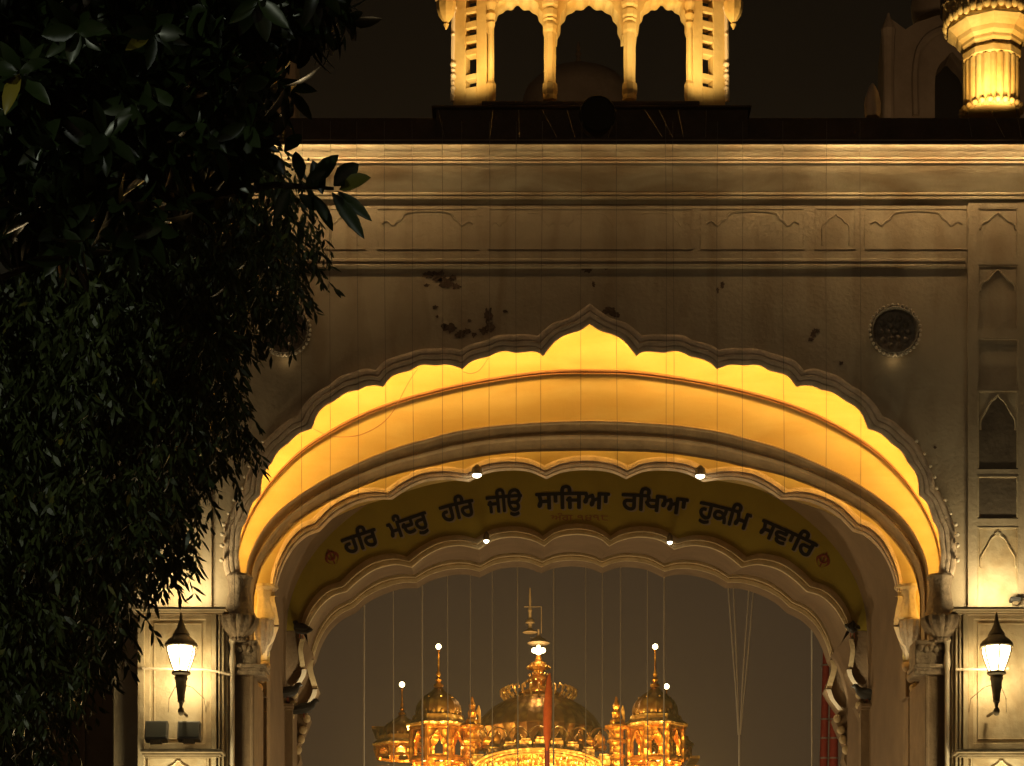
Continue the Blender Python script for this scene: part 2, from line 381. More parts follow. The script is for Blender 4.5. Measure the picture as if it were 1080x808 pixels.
# --- cornice with cove
prof = [(19.58,147.5),(19.58,150.5),(19.64,153),(19.72,160),(19.765,165.8),(19.757,166.4),(19.759,168),(19.778,169),(19.775,172),(19.79,173),(19.84,182),(19.90,192),(19.962,202.8),(19.953,203.5),(19.953,205.2),(19.968,205.9),(19.964,207.5),(19.966,209.5),(20.005,210.5),(20.012,216),(20.2,217)]
def zrow(y, Y=20): return P(0, y, Y).z
def run(prof, x0, x1, Mname, name, parent, Yref=20):
    mb = MB(); X0 = P(x0, 0, Yref).x; X1 = P(x1, 0, Yref).x
    n = 60; cs = []
    for Y, y in prof:
        cs.append([Vector((X0+(X1-X0)*i/n, Y, zrow(y, Y))) for i in range(n+1)])
    mb.loft(cs); return mb.build(name, M[Mname], parent)
corn = run(prof, wl-14, wr+14, 'cornice', 'cornice', gate)
mb = MB(); mb.box((P(wl-14,0,20).x, 19.56, zrow(151.6, 19.56)), (P(wr+14,0,20).x, 19.575, zrow(148, 19.56))); mb.box((P(wl-14,0,20).x, 19.5755, zrow(147.5, 19.58)), (P(wr+14,0,20).x, 20.6, zrow(147.5, 19.58)+.02)); mb.build('coping', M['dark'], gate)
# LED tubes under the coping lip
for i, (x0, x1, m) in enumerate(((wl, 395, 'ledtop'), (395.5, 500, 'ledtopmid'), (500.5, 760, 'ledtopdim'), (760.5, 858, 'ledtopmid'), (858.5, wr, 'ledtop'))):
    mb = MB(); mb.tube([Vector((P(x0,0,20).x, 19.592, zrow(151.4, 19.592))), Vector((P(x1,0,20).x, 19.592, zrow(151.4, 19.592)))], .006, 6); mb.build('light_strip', M[m], gate)
# --- frieze
mb = MB(); mb.pbox(wl, 211, wr, 283, 20.016, .013); fr = mb.build('frieze', M['plaster'], gate)
def frame(mb, x0, y0, x1, y1, Y, wd=1.6, t=.022, bottom=True):
    mb.pbox(x0, y0, x1, y0+wd, Y, t)
    if bottom: mb.pbox(x0, y1-wd, x1, y1, Y, t)
    mb.cur = mb.cur; mb.pbox(x0, y0+wd, x0+wd, y1-wd, Y+.001, t); mb.pbox(x1-wd, y0+wd, x1, y1-wd, Y+.001, t)
def ftube(mb, pts, Y, r=.012, n=40): mb.tube(at(cat(pts, n), Y), r, 5)
wide = [(0,.42),(.03,.36),(.07,.36),(.12,.48),(.17,.34),(.21,.30),(.25,.13),(.35,.06),(.5,.04),(.65,.06),(.75,.12),(.79,.28),(.83,.34),(.88,.48),(.93,.36),(.97,.36),(1,.42)]
tall = [(0,1.0),(.0,.55),(.05,.35),(.18,.28),(.28,.16),(.42,.10),(.5,0.02),(.58,.10),(.72,.16),(.82,.28),(.95,.35),(1.,.55),(1.,1.0)]
fp = [(342,385,'t'),(397,505,'w'),(515,731,'c'),(739,849,'w'),(860,903,'t'),(912,1021,'w'),(225,333,'w')]
for x0, x1, k in fp:
    mb = MB(); Y = 20.008; frame(mb, x0, 219, x1, 263, Y, 1.6, .008)
    if k == 'w': ftube(mb, [(x0+6+(x1-x0-12)*u, 221+36*v) for u, v in wide], Y+.006, .011)
    elif k == 't': ftube(mb, [(x0+7+(x1-x0-14)*u, 225+34*v) for u, v in tall], Y+.007, .008)
    else:
        for a, b in ((x0+4, x0+72), (x0+76, x1-76), (x1-72, x1-4)): ftube(mb, [(a+(b-a)*u, 223+34*v) for u, v in wide], Y+.009, .005)
    mb.build('frieze_panel', M['plaster'], gate)
mb = MB()                                                     # string course under the frieze
for X0, X1 in ((332, 1018), (226, 330)):
    p = [(20.016,272.5),(19.998,273.5),(19.997,275.5),(20.01,276.6),(20.01,278.5),(19.996,279.6),(19.997,281.5),(20.02,283),(20.03,283.5)]
    cs = [[Vector((P(x,0,20).x, Y, zrow(y, Y))) for x in (X0, X1)] for Y, y in p]; mb.loft(cs)
    for X in (X0, X1): mb.add([Vector((P(X,0,20).x, Y, zrow(y, Y))) for Y, y in p], [tuple(range(len(p)))])
mb.build('string_course', M['plaster'], gate)
# --- outer arch moulding
mp = [(0,20.03),(0.0,20.0),(.05,19.985),(.17,19.978),(.32,19.982),(.34,19.992),(.36,19.992),(.39,19.980),(.52,19.975),(.62,19.98),(.64,19.992),(.66,19.992),(.69,19.982),(.85,19.978),(.97,19.985),(1,19.995),(1,20.12),(.82,20.14),(.3,20.14)]
mb = MB(); mb.loft([at(mix(C1o, C1i, t), Y) for t, Y in mp])
mb.build('arch_moulding', M['mould'], gate, smooth=True)
# carved beads along the outer arch edge near the springing
for k in range(6, 60, 5):
    for idx in (k, NP-1-k):
        x, y = C1o[idx]; mb = MB(); mb.ball(P(x+(-1 if idx < NP/2 else 1)*1.5, y, 19.95), .016 if k > 25 else .022, 8, 5); mb.build('edge_bead', M['bead'], gate)
# LED rope behind the arch moulding
mb = MB(); mb.tube(at(mix(C1o, C1i, .62), 20.18), .012, 6); mb.build('light_strip', M['led'], gate)
# --- amber cove fascia, its rim line, lip, second cove
O2 = [(x, y) for x, y in mix(C1o, C1i, .15)]
Osm = smooth_arc([(621,336),(580,343),(541,349),(502,356),(467,364),(436,371.5),(405,381),(376,394),(347,410),(317,432),(290,462),(270,490),(256,516),(246,541),(240,568),(238,600),(238,640),(238,705)], 621)
mb = MB(); Yc = 20.50
mb.loft([at(Osm, 20.13), at(Osm, Yc), at(A_, Yc+.02)]); mb.loft([at(A_, Yc+.02), at(B_, Yc+.06)])
mb.build('cove', M['cove'], gate, smooth=True)
A2 = mix(A_, B_, .09)
mb = MB(); mb.loft([at(A_, Yc+.021), at(mix(A_, B_, .01), Yc-.035), at(mix(A_, B_, .045), Yc-.03), at(mix(A_, B_, .05), Yc+.0), at(mix(A_, B_, .06), Yc-.005), at(A2, Yc-.02), at(A2, Yc+.03)])
mb.build('cove_rim', M['rim'], gate, smooth=True)
mb = MB(); lp = [(0,Yc+.07),(-.03,Yc+.0),(.0,Yc-.03),(.06,Yc-.02),(.10,Yc+.05),(.14,Yc+.06),(.40,Yc+.10),(.46,Yc+.07),(.52,Yc+.08),(.60,Yc+.14),(.9,Yc+.19),(1,Yc+.18),(1.0,Yc+.24),(.75,Yc+.25)]
mb.loft([at(mix(B_, C_, t), Y) for t, Y in lp]); mb.build('cove_lip', M['lip'], gate, smooth=True)
C2s = smooth_arc([(618.3,490),(700,495),(746,505),(786,512),(830,526),(869,539),(908,560),(930,580),(944,600),(951,622),(952,640),(952,705)], CX2)
Cup = mix(C_, B_, .75)
mb = MB(); mb.loft([at(Cup, Yc+.25), at(Cup, Y2-.06), at(C2s, Y2-.03), at(mix(C2s, C2i, .3) if len(C2s)==len(C2i) else C2s, Y2-.03)]); mb.build('cove', M['cove'], gate, smooth=True)
mb = MB(); mb.tube(at(mix(C_, B_, .62), Yc+.29), .012, 6); mb.build('light_strip', M['led2'], gate)
# --- inner (second) arch moulding
mb = MB(); mp2 = [(-.15,Y2-.02),(0,Y2-.05),(.05,Y2-.085),(.30,Y2-.10),(.36,Y2-.07),(.42,Y2-.075),(.50,Y2-.09),(.66,Y2-.085),(.70,Y2-.05),(.80,Y2-.06),(1,Y2-.04),(1,Y2+.16)]
mb.loft([at(mix(C2o, C2i, t), Y) for t, Y in mp2]); mb.build('inner_arch_moulding', M['mould'], gate, smooth=True)
# --- vault behind it, side walls of the passage
hw = U(306, Y3); zc = P(0, 665, Y3).z; rz = U(192, Y3); xc = P(CX3, 0, Y3).x
def ell(Y, extra=0, n=64): return [Vector((xc+(hw+extra)*math.cos(PI-PI*i/n), Y, zc+(rz+extra)*math.sin(PI*i/n))) for i in range(n+1)]
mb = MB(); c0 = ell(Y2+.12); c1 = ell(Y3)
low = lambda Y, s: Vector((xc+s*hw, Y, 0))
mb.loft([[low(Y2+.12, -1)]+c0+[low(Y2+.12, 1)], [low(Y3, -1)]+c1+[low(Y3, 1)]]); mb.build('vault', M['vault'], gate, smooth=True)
mb = MB()                                                     # plate closing moulding to vault
q = at(C2i, Y2+.12); q2 = [Vector((xc+(p.x-xc)*1.0, p.y, p.z)) for p in q]
outer = [P(CX2+(x-CX2)*1.13, 640-(640-y)*1.12, Y2+.125) for x, y in C2i]
mb.loft([q2, outer]); mb.build('vault_edge', M['vault'], gate)
# --- olive lunette with the inscription, wall under it
def S3(side):   # S-shaped jamb of the third arch, pixels for the right side
    r = [(898.5,664),(901,672),(901,684),(898,704),(894,707),(898.5,717),(906.8,727),(910,733),(904,741),(909.5,752),(913.5,764),(917.5,775),(913.5,782),(917,794),(917,1320)]
    return r if side > 0 else [(2*CX3-x, y) for x, y in r]
lun = MB()
ellpx = [(CX3+(310)*math.cos(PI-PI*i/60), 665-196*math.sin(PI*i/60)) for i in range(61)]
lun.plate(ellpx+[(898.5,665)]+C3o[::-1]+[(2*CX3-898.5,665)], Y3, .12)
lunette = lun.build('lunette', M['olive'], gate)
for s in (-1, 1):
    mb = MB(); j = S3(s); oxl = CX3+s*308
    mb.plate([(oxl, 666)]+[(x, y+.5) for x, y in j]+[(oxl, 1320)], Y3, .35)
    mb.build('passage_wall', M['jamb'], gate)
mb = MB(); mp3 = [(-.3,Y3+.01),(-.1,Y3-.04),(.3,Y3-.06),(.42,Y3-.03),(.5,Y3-.04),(.9,Y3-.045),(1,Y3-.02),(1,Y3+.2)]
mb.loft([at(mix(C3o, C3i, t), Y) for t, Y in mp3]); mb.build('rear_arch_moulding', M['stone2'], gate, smooth=True)
mb = MB(); mb.loft([at(C3i, Y3+.2), at(mix(C3i, C4o, .5), (Y3+Y4)/2), at(C4o, Y4-.05)])
KA = [(898.5,664),(901,672),(901,684),(894,705),(898.5,717),(906.8,727),(910,733),(904,741),(909.5,752),(913.5,764),(917.5,775),(913.5,782),(917,794),(917,1320)]
R4j = [(875.4,693),(880,701),(877,712),(870.7,727),(877.4,738),(885.4,749.5),(880,757),(883,765),(888.8,778),(893,787),(891,796),(890,801),(893,808),(893,1320)]
for s in (-1, 1):
    a = [P(CX3+s*(x-CX3), y, Y3+.2) for x, y in [KA[0], (903, 672), (910, 690), (914, 705)]+[(917, y) for x, y in KA[4:]]]; b = [P(CX4+s*(x-CX4), y, Y4-.05) for x, y in [R4j[0], (881, 701), (887, 716), (891, 730)]+[(893, y) for x, y in R4j[4:]]]
    mb.loft([a, b])
mb.build('arch_reveal', M['vault'], gate, smooth=True)
mb = MB(); mb.loft([at(mix(C4o, C4i, t), Y) for t, Y in [(-.2,Y4),(0,Y4-.07),(.3,Y4-.08),(.45,Y4-.05),(.55,Y4-.06),(.95,Y4-.05),(1,Y4-.02),(1,Y4+.2)]])
mb.build('rear_arch_moulding', M['stone2'], gate, smooth=True)
mb = MB()
top4 = [(CX4-330, 1320), (CX4-330, 500), (CX4+330, 500), (CX4+330, 1320)]
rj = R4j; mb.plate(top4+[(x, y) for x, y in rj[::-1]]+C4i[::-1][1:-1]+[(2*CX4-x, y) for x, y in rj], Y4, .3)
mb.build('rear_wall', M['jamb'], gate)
# white lit edges (S-curve trims) on both rear arches and the second arch, plus knobs
def trim(pts, cx, Y, wd, name='jamb_trim', m='stone2'):
    for s in (-1, 1):
        c = [(cx+s*(x-cx), y) for x, y in cat(pts, 30)]
        mb = MB(); mb.loft([at([(x+s*wd, y) for x, y in c], Y+.02), at([(x+s*wd, y) for x, y in c], Y-.05), at(c, Y-.06), at(c, Y+.2)])
        mb.build(name, M[m], gate, smooth=True)
trim([(895,674),(897,686),(894.5,704)], CX3, Y3-.02, 5); trim([(893,706),(895,714),(902.8,726)], CX3, Y3-.04, 5, m='bead')
trim([(875.4,696),(876.5,706),(871,726)], CX4, Y4-.02, 6); trim([(871.5,727),(875,737),(884,749)], CX4, Y4-.04, 5, m='bead')
trim([(942,629),(947,630),(944.5,644),(942.4,659)], CX2, Y2-.04, 5); trim([(942.4,661),(948,676),(954,684),(955.5,696)], CX2, Y2-.05, 6, m='bead')
def knobs(lst, cx, Y, m='stone2'):
    for s in (-1, 1):
        mb = MB()
        for x, y, r, sz in lst: mb.ball(P(cx+s*(x-cx), y, Y), U(r, Y), 12, 8, sz)
        mb.build('carved_bud', M[m], gate, smooth=True)
knobs([(906,733,4,1),(907,744,5,1),(911,755,5,1.2),(914,768,5,1.3),(917,780,5,1)], CX3, Y3-.05)
knobs([(883,758,4,1.1),(887,770,4.5,1),(889,780,4,1.2),(893,791,5,1)], CX4, Y4-.05)
knobs([(957,703,6,1),(961,714,5,1.3),(965,726,6,1),(969,738,6,1.2),(966,749,5,.9)], CX2, Y2-.12, 'column')
# piers flanking the rear arch: ledge lines and small columns
for s in (-1, 1):
    mb = MB()
    a = CX3+s*(908-CX3); b = CX3+s*(966-CX3)
    mb.pbox(min(a, b), 742, max(a, b), 745, Y3-.30, .31); mb.pbox(min(a, b), 745, max(a, b), 748, Y3-.22, .23); mb.pbox(min(a, b), 748, max(a, b), 1310, Y3-.15, .16)
    mb.build('pier', M['jamb'], gate)
    mb = MB(); x = CX2+s*(973-CX2)
    mb.plathe(x, Y2-.06, [(6,1320),(6,757),(7.5,755),(8,752),(6.5,749),(8.5,747),(9.5,743),(8,739),(6,736)], seg=20, lobes=10, depth=.10, lobe_to=P(0,757,Y2).z)
    mb.build('column', M['column'], gate, smooth=True)
# --- capitals: outer vase and lotus bowl, then inner
for s in (-1, 1):
    def X(x): return CX1+s*(x-CX1)
    x = X(991.5)
    mb = MB(); mb.plathe(x, 20.0, [(9,606),(13,607),(14,609.5),(12,613),(11,622),(12.5,634),(15,645),(17.5,651),(16,653)], seg=32, lobes=8, depth=.08)
    mb.build('capital_vase', M['stone'], gate, smooth=True)
    mb = MB(); mb.plathe(X(993), 19.94, [(18,651),(21,652),(21.5,655),(20,660),(16,666),(10,671),(8,673),(9,675),(8,677)], seg=48, lobes=14, depth=.16)
    mb.build('lotus_bowl', M['stone'], gate, smooth=True)
    mb = MB(); mb.plathe(X(999), 19.93, [(2.6,672),(4,674),(4.4,677),(2.8,679),(2.4,688),(3.4,692),(4,700),(3,704),(2.6,706),(2.6,1320)], seg=14)
    mb.build('colonnette', M['bead'], gate, smooth=True)
    mb = MB()
    a, b = sorted((X(964), X(1003)))
    mb.pbox(a+1, 675, b-9, 700, 19.99, .3); mb.pbox(a, 700, b, 704, 19.93, .36); mb.pbox(a+2, 704, b-2, 707, 19.96, .33); mb.pbox(a, 707, b, 711.5, 19.95, .34)
    for k in range(5): mb.ball(P(a+7+k*5.2, 683+2*(k % 2), 19.99), .035, 8, 6)
    mb.build('impost_block', M['stone'], gate, smooth=True, bevel=.006)
    mb = MB(); a, b = sorted((X(978), X(1003))); mb.pbox(a, 711, b, 1320, 20.0, .9); a2, b2 = sorted((X(976), X(980))); mb.pbox(a2, 711, b2, 1320, 19.985, .3); a3, b3 = sorted((X(1000), X(1003))); mb.pbox(a3, 711, b3, 1320, 19.97, .2)
    mb.build('pier', M['jamb'], gate, bevel=.008)
    # inner capital
    x2 = CX2+s*(957-CX2)
    mb = MB(); mb.plathe(x2, Y2-.02, [(9,617),(13,618),(13.5,621),(10,624),(9,632),(11,644),(14,654),(13,656)], seg=32, lobes=8, depth=.12)
    mb.build('capital_vase', M['stone2'], gate, smooth=True)
    mb = MB(); mb.plathe(CX2+s*(960-CX2), Y2-.05, [(12,655),(14,656),(14,661),(13,670),(10,681),(7,688),(6,692)], seg=40, lobes=12, depth=.16)
    mb.build('lotus_bowl', M['stone'], gate, smooth=True)
    mb = MB(); a, b = sorted((CX2+s*(955-CX2), CX2+s*(985-CX2))); mb.pbox(a, 690, b, 735, Y2-.03, .3); mb.pbox(a+3, 735, b, 1320, Y2+.02, .3)
    mb.build('pier', M['jamb'], gate, bevel=.008)
    # returns joining the two arch orders below the springing
    mb = MB(); xa = P(X(993), 0, 20).x; mb.box((xa-.02, 20.1, 0), (xa+.5*s, Y2+.3, P(0,640,20).z)); mb.build('reveal_wall', M['jamb'], gate)
# --- pilasters with niches above the ledges
def niche(mb, x0, y0, x1, y1, Y, arch=True, t=.035):
    frame(mb, x0, y0, x1, y1, Y-.012, 1.6, .02, y0 < 400)
    if arch:
        h = (y1-y0); a0, a1 = x0+3, x1-3; w_ = a1-a0
        if arch == 2: c = [(a0+w_*u, y0+7+v*h*.42) for u, v in [(0,1),(0,.75),(.06,.60),(.18,.40),(.30,.16),(.42,.06),(.5,-.05),(.58,.06),(.7,.16),(.82,.40),(.94,.60),(1,.75),(1,1)]]
        else: c = [(a0+w_*u, y0+6+v*h*.32) for u, v in [(0,1),(.02,.75),(.12,.55),(.2,.52),(.34,.25),(.5,0),(.66,.25),(.8,.52),(.88,.55),(.98,.75),(1,1)]]
        cc = cat(c, 40)
        mb.plate([(x0+2, y0+2), (x1-2, y0+2), (x1-2, cc[-1][1])]+cc[::-1]+[(x0+2, cc[0][1])], Y, t)
        mb.tube(at(cc, Y-.003), .010, 5)
for s in (-1, 1):
    def X(x): return CX1+s*(x-CX1)
    def px(mb, x0, y0, x1, y1, Y, t):
        a, b = sorted((X(x0), X(x1))); mb.pbox(a, y0, b, y1, Y, t)
    mb = MB(); Yp = 19.996; nb = 20.027
    px(mb, 1021, 213, 1031, 640, Yp, .034); px(mb, 1074, 213, 1090, 640, Yp, .034)
    for y0, y1 in ((213,219),(272,279),(348,356),(408,411.5),(495,502),(547,556)): px(mb, 1031, y0, 1074, y1, Yp+.001, .033)
    pil = mb.build('pilaster', M['plaster'], gate)
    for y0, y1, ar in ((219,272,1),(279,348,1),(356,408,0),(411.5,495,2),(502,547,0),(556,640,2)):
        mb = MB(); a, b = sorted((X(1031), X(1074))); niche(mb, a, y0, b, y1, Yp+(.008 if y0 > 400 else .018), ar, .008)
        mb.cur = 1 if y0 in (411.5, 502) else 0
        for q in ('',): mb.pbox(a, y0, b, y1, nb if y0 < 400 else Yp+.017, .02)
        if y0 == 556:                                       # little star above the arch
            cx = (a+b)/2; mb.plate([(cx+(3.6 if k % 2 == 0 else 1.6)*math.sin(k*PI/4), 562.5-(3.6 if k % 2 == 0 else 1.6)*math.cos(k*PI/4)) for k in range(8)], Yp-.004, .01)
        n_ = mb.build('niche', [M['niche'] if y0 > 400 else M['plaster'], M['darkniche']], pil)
    # ledge
    mb = MB(); px(mb, 1006, 640, 1104, 642.5, 19.70, .45); px(mb, 1008, 642.5, 1102, 645, 19.76, .38); px(mb, 1010, 645, 1100, 648, 19.82, .30)
    mb.build('ledge', M['cornice'], gate)
    # lantern panel
    mb = MB(); Yl = 19.86
    px(mb, 1021, 648, 1092, 790, Yl+.05, .3)
    for x0, x1, yy in ((1004,1006.5,19.90),(1008,1010.5,19.86),(1012,1014,19.84),(1016,1021,19.82),(1092,1099,19.82)): px(mb, x0, 648, x1, 1320, yy, .25)
    px(mb, 1003, 648, 1022, 1320, 19.93, .2); px(mb, 1021, 648, 1027, 790, Yl, .1); px(mb, 1086, 648, 1092, 790, Yl, .1); px(mb, 1027, 648, 1086, 653, Yl, .1); px(mb, 1027, 784, 1086, 790, Yl, .1)
    a, b = sorted((X(1031), X(1082))); frame(mb, a, 657, b, 780, Yl+.035, 1.3, .02)
    mb.build('lantern_panel', M['niche'], gate, bevel=.004)
    mb = MB(); px(mb, 1010, 790, 1096, 793, 19.62, .5); px(mb, 1012, 793, 1094, 796, 19.70, .4); px(mb, 1014, 796, 1092, 798, 19.76, .3); mb.build('ledge', M['iron'], gate)
    mb = MB(); px(mb, 1021, 798, 1092, 1320, Yl+.05, .3); a, b = sorted((X(1024), X(1088))); niche(mb, a, 797, b, 900, Yl+.02, 2); mb.build('lower_panel', M['niche'], gate)
# thin conduit crossing the left panel towards the arch
mb = MB(); mb.tube([P(150,705,19.8), P(218,706,19.78), P(232,709,19.78), P(244,712,19.8)], .012, 8); mb.tube([P(mir(180),705,19.8), P(mir(218),706,19.78), P(mir(236),706,19.8)], .012, 8); mb.build('conduit', M['bead'], gate)
# --- medallions
for s in (-1, 1):
    x = CX1+s*(943-CX1); c = P(x, 350.5, 20)
    mb = MB(); R = U(26, 20)
    mb.v = []; rings = []
    for r, y in ((R*1.0,20.03),(R*1.0,19.95),(R*.93,19.93),(R*.88,19.97),(R*.84,20.0)):
        rings.append([Vector((c.x+r*math.cos(2*PI*k/48), y, c.z+r*math.sin(2*PI*k/48))) for k in range(48)])
    mb.loft(rings, True)
    mb.add([Vector((c.x+R*.85*math.cos(2*PI*k/48), 20.0, c.z+R*.85*math.sin(2*PI*k/48))) for k in range(48)], [tuple(range(48))])
    for rr, n_ in ((.0,1),(.28,6),(.56,10)):
        for k in range(n_):
            a = 2*PI*k/n_; mb.ball((c.x+R*rr*math.cos(a), 19.995, c.z+R*rr*math.sin(a)), R*.13, 8, 6)
    med = mb.build('medallion', M['medal'], gate, smooth=True)
    mb = MB()
    for k in range(34):
        a = 2*PI*k/34; mb.ball((c.x+R*1.03*math.cos(a), 19.945, c.z+R*1.03*math.sin(a)), U(1.7, 20), 8, 6)
    b_ = mb.build('bead_rim', M['bead'], med, smooth=True)
# --- parapet, plinth
mb = MB(); mb.box((P(wl-14,0,20).x, 20.35, zrow(147.5, 19.58)), (P(wr+14,0,20).x, 20.6, zrow(124, 20.35))); mb.build('parapet', M['dark'], gate, bevel=.01)
mb = MB(); mb.pbox(460, 112, 789, 152, 20.15, 2.2); mb.pbox(455, 110.5, 793, 113, 20.10, 2.3); mb.pbox(508, 106, 738, 110.6, 20.2, 2.0); mb.build('plinth', M['dark'], gate, bevel=.01)
mb = MB(); mb.box((P(wl,0,20).x, 20.61, zrow(147.5, 19.58)-.3), (P(wr,0,20).x, 24.6, zrow(147.5, 19.58)-.02)); mb.build('roof', M['dark'], gate)

# --- roof pavilion with three arches, lattice flanks, hanging pendants
Yk = 20.55
kio = MB()
cols = [(518, 4.5), (580, 7), (664, 7), (727, 4.5)]
def kiosk_arch(mb, x0, x1, Y, t):
    w_ = x1-x0
    c = [(x0+w_*u, y) for u, y in [(0,36),(.005,29),(.05,22),(.055,14),(.12,9),(.15,3),(.24,0),(.30,-3),(.40,-3),(.5,-8),(.60,-3),(.70,-3),(.76,0),(.85,3),(.88,9),(.945,14),(.95,22),(.995,29),(1,36)]]
    return cat(c, 60)
for x0, x1 in ((516,576),(588,656),(672,727)):
    cc = kiosk_arch(kio, x0, x1, Yk, .2)
    m0 = {516: 513, 588: 580, 672: 664}[x0]; m1 = {576: 580, 656: 664, 727: 731}[x1]
    kio.plate([(m0, -60), (m1, -60), (m1, 34)]+cc[::-1]+[(m0, 34)], Yk+.02, .25)
pav = kio.build('pavilion', M['white'], gate)
def sub(mb, name, m, parent, smooth=False, bevel=0):
    return mb.build(name, M[m], parent, smooth, bevel)
for x, r in cols:
    mb = MB()
    if r > 5: prof_ = [(r+.6,106.5),(r+1,104),(r+.4,101),(r+1.6,97),(r+1.2,90),(r-.4,88),(r-.6,84),(r-.2,60),(r-.5,36),(r+.3,33),(r+.6,28),(r-.2,25),(r-1,24),(r+.5,22),(r-.5,20),(r+1,18),(r+1.2,12),(r-.2,10),(r+2,7),(r+2.4,3),(r,1),(r,-20)]
    else: prof_ = [(r,108),(r+1,100),(r+1,90),(r-1,86),(r-1.2,30),(r,25),(r-1,22),(r+1,16),(r-1,12),(r+1.4,4),(r,-20)]
    mb.plathe(x, Yk+.02, prof_, seg=8, rot=PI/8); sub(mb, 'kiosk_column', 'white', pav)
for s in (-1, 1):
    xx = lambda x: 622+s*(x-622)
    # flank turned back 25 degrees, with ladder of openings
    mb = MB(); a = P(xx(731), 0, Yk).x; wd = U(36, Yk)
    th = math.radians(26)
    def fb(u0, u1, y0, y1, d=.10):
        z0, z1 = P(0, y1, Yk).z, P(0, y0, Yk).z
        pts = []
        for z in (z0, z1):
            for (u, dd) in ((u0, 0), (u1, 0), (u1, d), (u0, d)):
                pts.append(Vector((a+s*(u*wd*math.cos(th)*1.11-dd*math.sin(th)), Yk+.01+u*wd*math.sin(th)+dd*math.cos(th), z)))
        mb.add(pts, [(0,1,2,3),(4,7,6,5),(0,4,5,1),(1,5,6,2),(2,6,7,3),(3,7,4,0)])
    fb(0, .30, -60, 108); fb(.62, 1.0, -60, 108); rows = [(-60,-14),(-3,-0),(8,9),(18,24),(33,39),(48,54),(73,79),(88,108)]
    rows = [(-60,-6),(3,9),(18,25.5),(33,40),(47.5,54),(74,79.5),(88,108)]
    for y0, y1 in rows: fb(.30, .62, y0, y1)
    sub(mb, 'lattice_flank', 'white', pav, bevel=.006)
    # outer decorated bracket (garland) at the flank edge
    mb = MB(); X_ = xx(766)
    for y, r in ((36,2),(68,3.6),(74,2.6),(80,3.4),(87,2),(93,3),(101,2.2),(8,4),(12,3)): mb.ball(P(X_, y, Yk+.12), U(r, Yk), 8, 6, .8)
    mb.tube([P(X_+s*1, 107, Yk+.14), P(X_, 10, Yk+.14)], .02, 6)
    sub(mb, 'garland_bracket', 'bead', pav, True)
    mb = MB(); mb.plathe(xx(773.5), Yk-.05, [(8,-40),(8,0),(10,2),(9.5,10),(7.5,17),(4,22),(2.4,24),(3,26),(2,28),(.6,31)], seg=16, lobes=8, depth=.12)
    sub(mb, 'pendant', 'white', pav, True)
mb = MB(); mb.pbox(455, -120, 789, -50, Yk-.5, .9); sub(mb, 'eave', 'white', pav)


# --- corner turrets
def turret(cx):
    mb = MB()
    mb.plathe(cx, 20.9, [(30,123),(30,119),(28.5,118),(29,90),(29,68)], seg=96, lobes=22, depth=.07); 
    t = mb.build('turret', M['white'], gate, smooth=False)
    mb = MB(); mb.plathe(cx, 20.9, [(28,69),(31,66),(31.5,60),(29.5,58),(30,55),(32,52),(32.5,49),(36,46),(38,42),(44,37),(47,34),(47,31),(46,30),(49.5,15),(51.5,13),(52,10),(53,9)], seg=10, rot=PI/20); sub(mb, 'bracket_cornice', 'white', t)
    mb = MB()
    for k in range(40):
        a = 2*PI*k/40; R = U(47.5, 20.9)
        mb.ball((P(cx,0,20.9).x+R*math.cos(a), 20.9+R*math.sin(a), P(0, 24+2*(k % 2), 20.9).z), .034, 8, 6, 1.5); mb.ball((P(cx,0,20.9).x+R*math.cos(a+.08), 20.9+R*math.sin(a+.08), P(0, 17.5, 20.9).z), .02, 8, 6)
    for k in range(24):
        a = 2*PI*k/24; R = U(31, 20.9); mb.ball((P(cx,0,20.9).x+R*math.cos(a), 20.9+R*math.sin(a), P(0, 118, 20.9).z), .03, 8, 6)
    sub(mb, 'flower_frieze', 'white', t, True)
    mb = MB(); mb.plathe(cx, 20.9, [(54,9),(54,6)], seg=10, rot=PI/20); sub(mb, 'balcony_floor', 'iron', t)
    mb = MB()
    for k in range(8):
        a = 2*PI*k/8+PI/8; R = U(50, 20.9); b = (P(cx,0,20.9).x+R*math.cos(a), 20.9+R*math.sin(a))
        mb.box((b[0]-.03, b[1]-.03, P(0,8,20.9).z), (b[0]+.03, b[1]+.03, P(0,-30,20.9).z))
    mb.plathe(cx, 20.9, [(51,3),(51,1)], seg=16, rot=PI/16); sub(mb, 'railing', 'iron', t)
    mb = MB(); mb.plathe(cx, 20.9, [(24,8),(24,-90)], seg=8); sub(mb, 'turret_shaft', 'white', t)
turret(1045.5); turret(mir(1045.5))

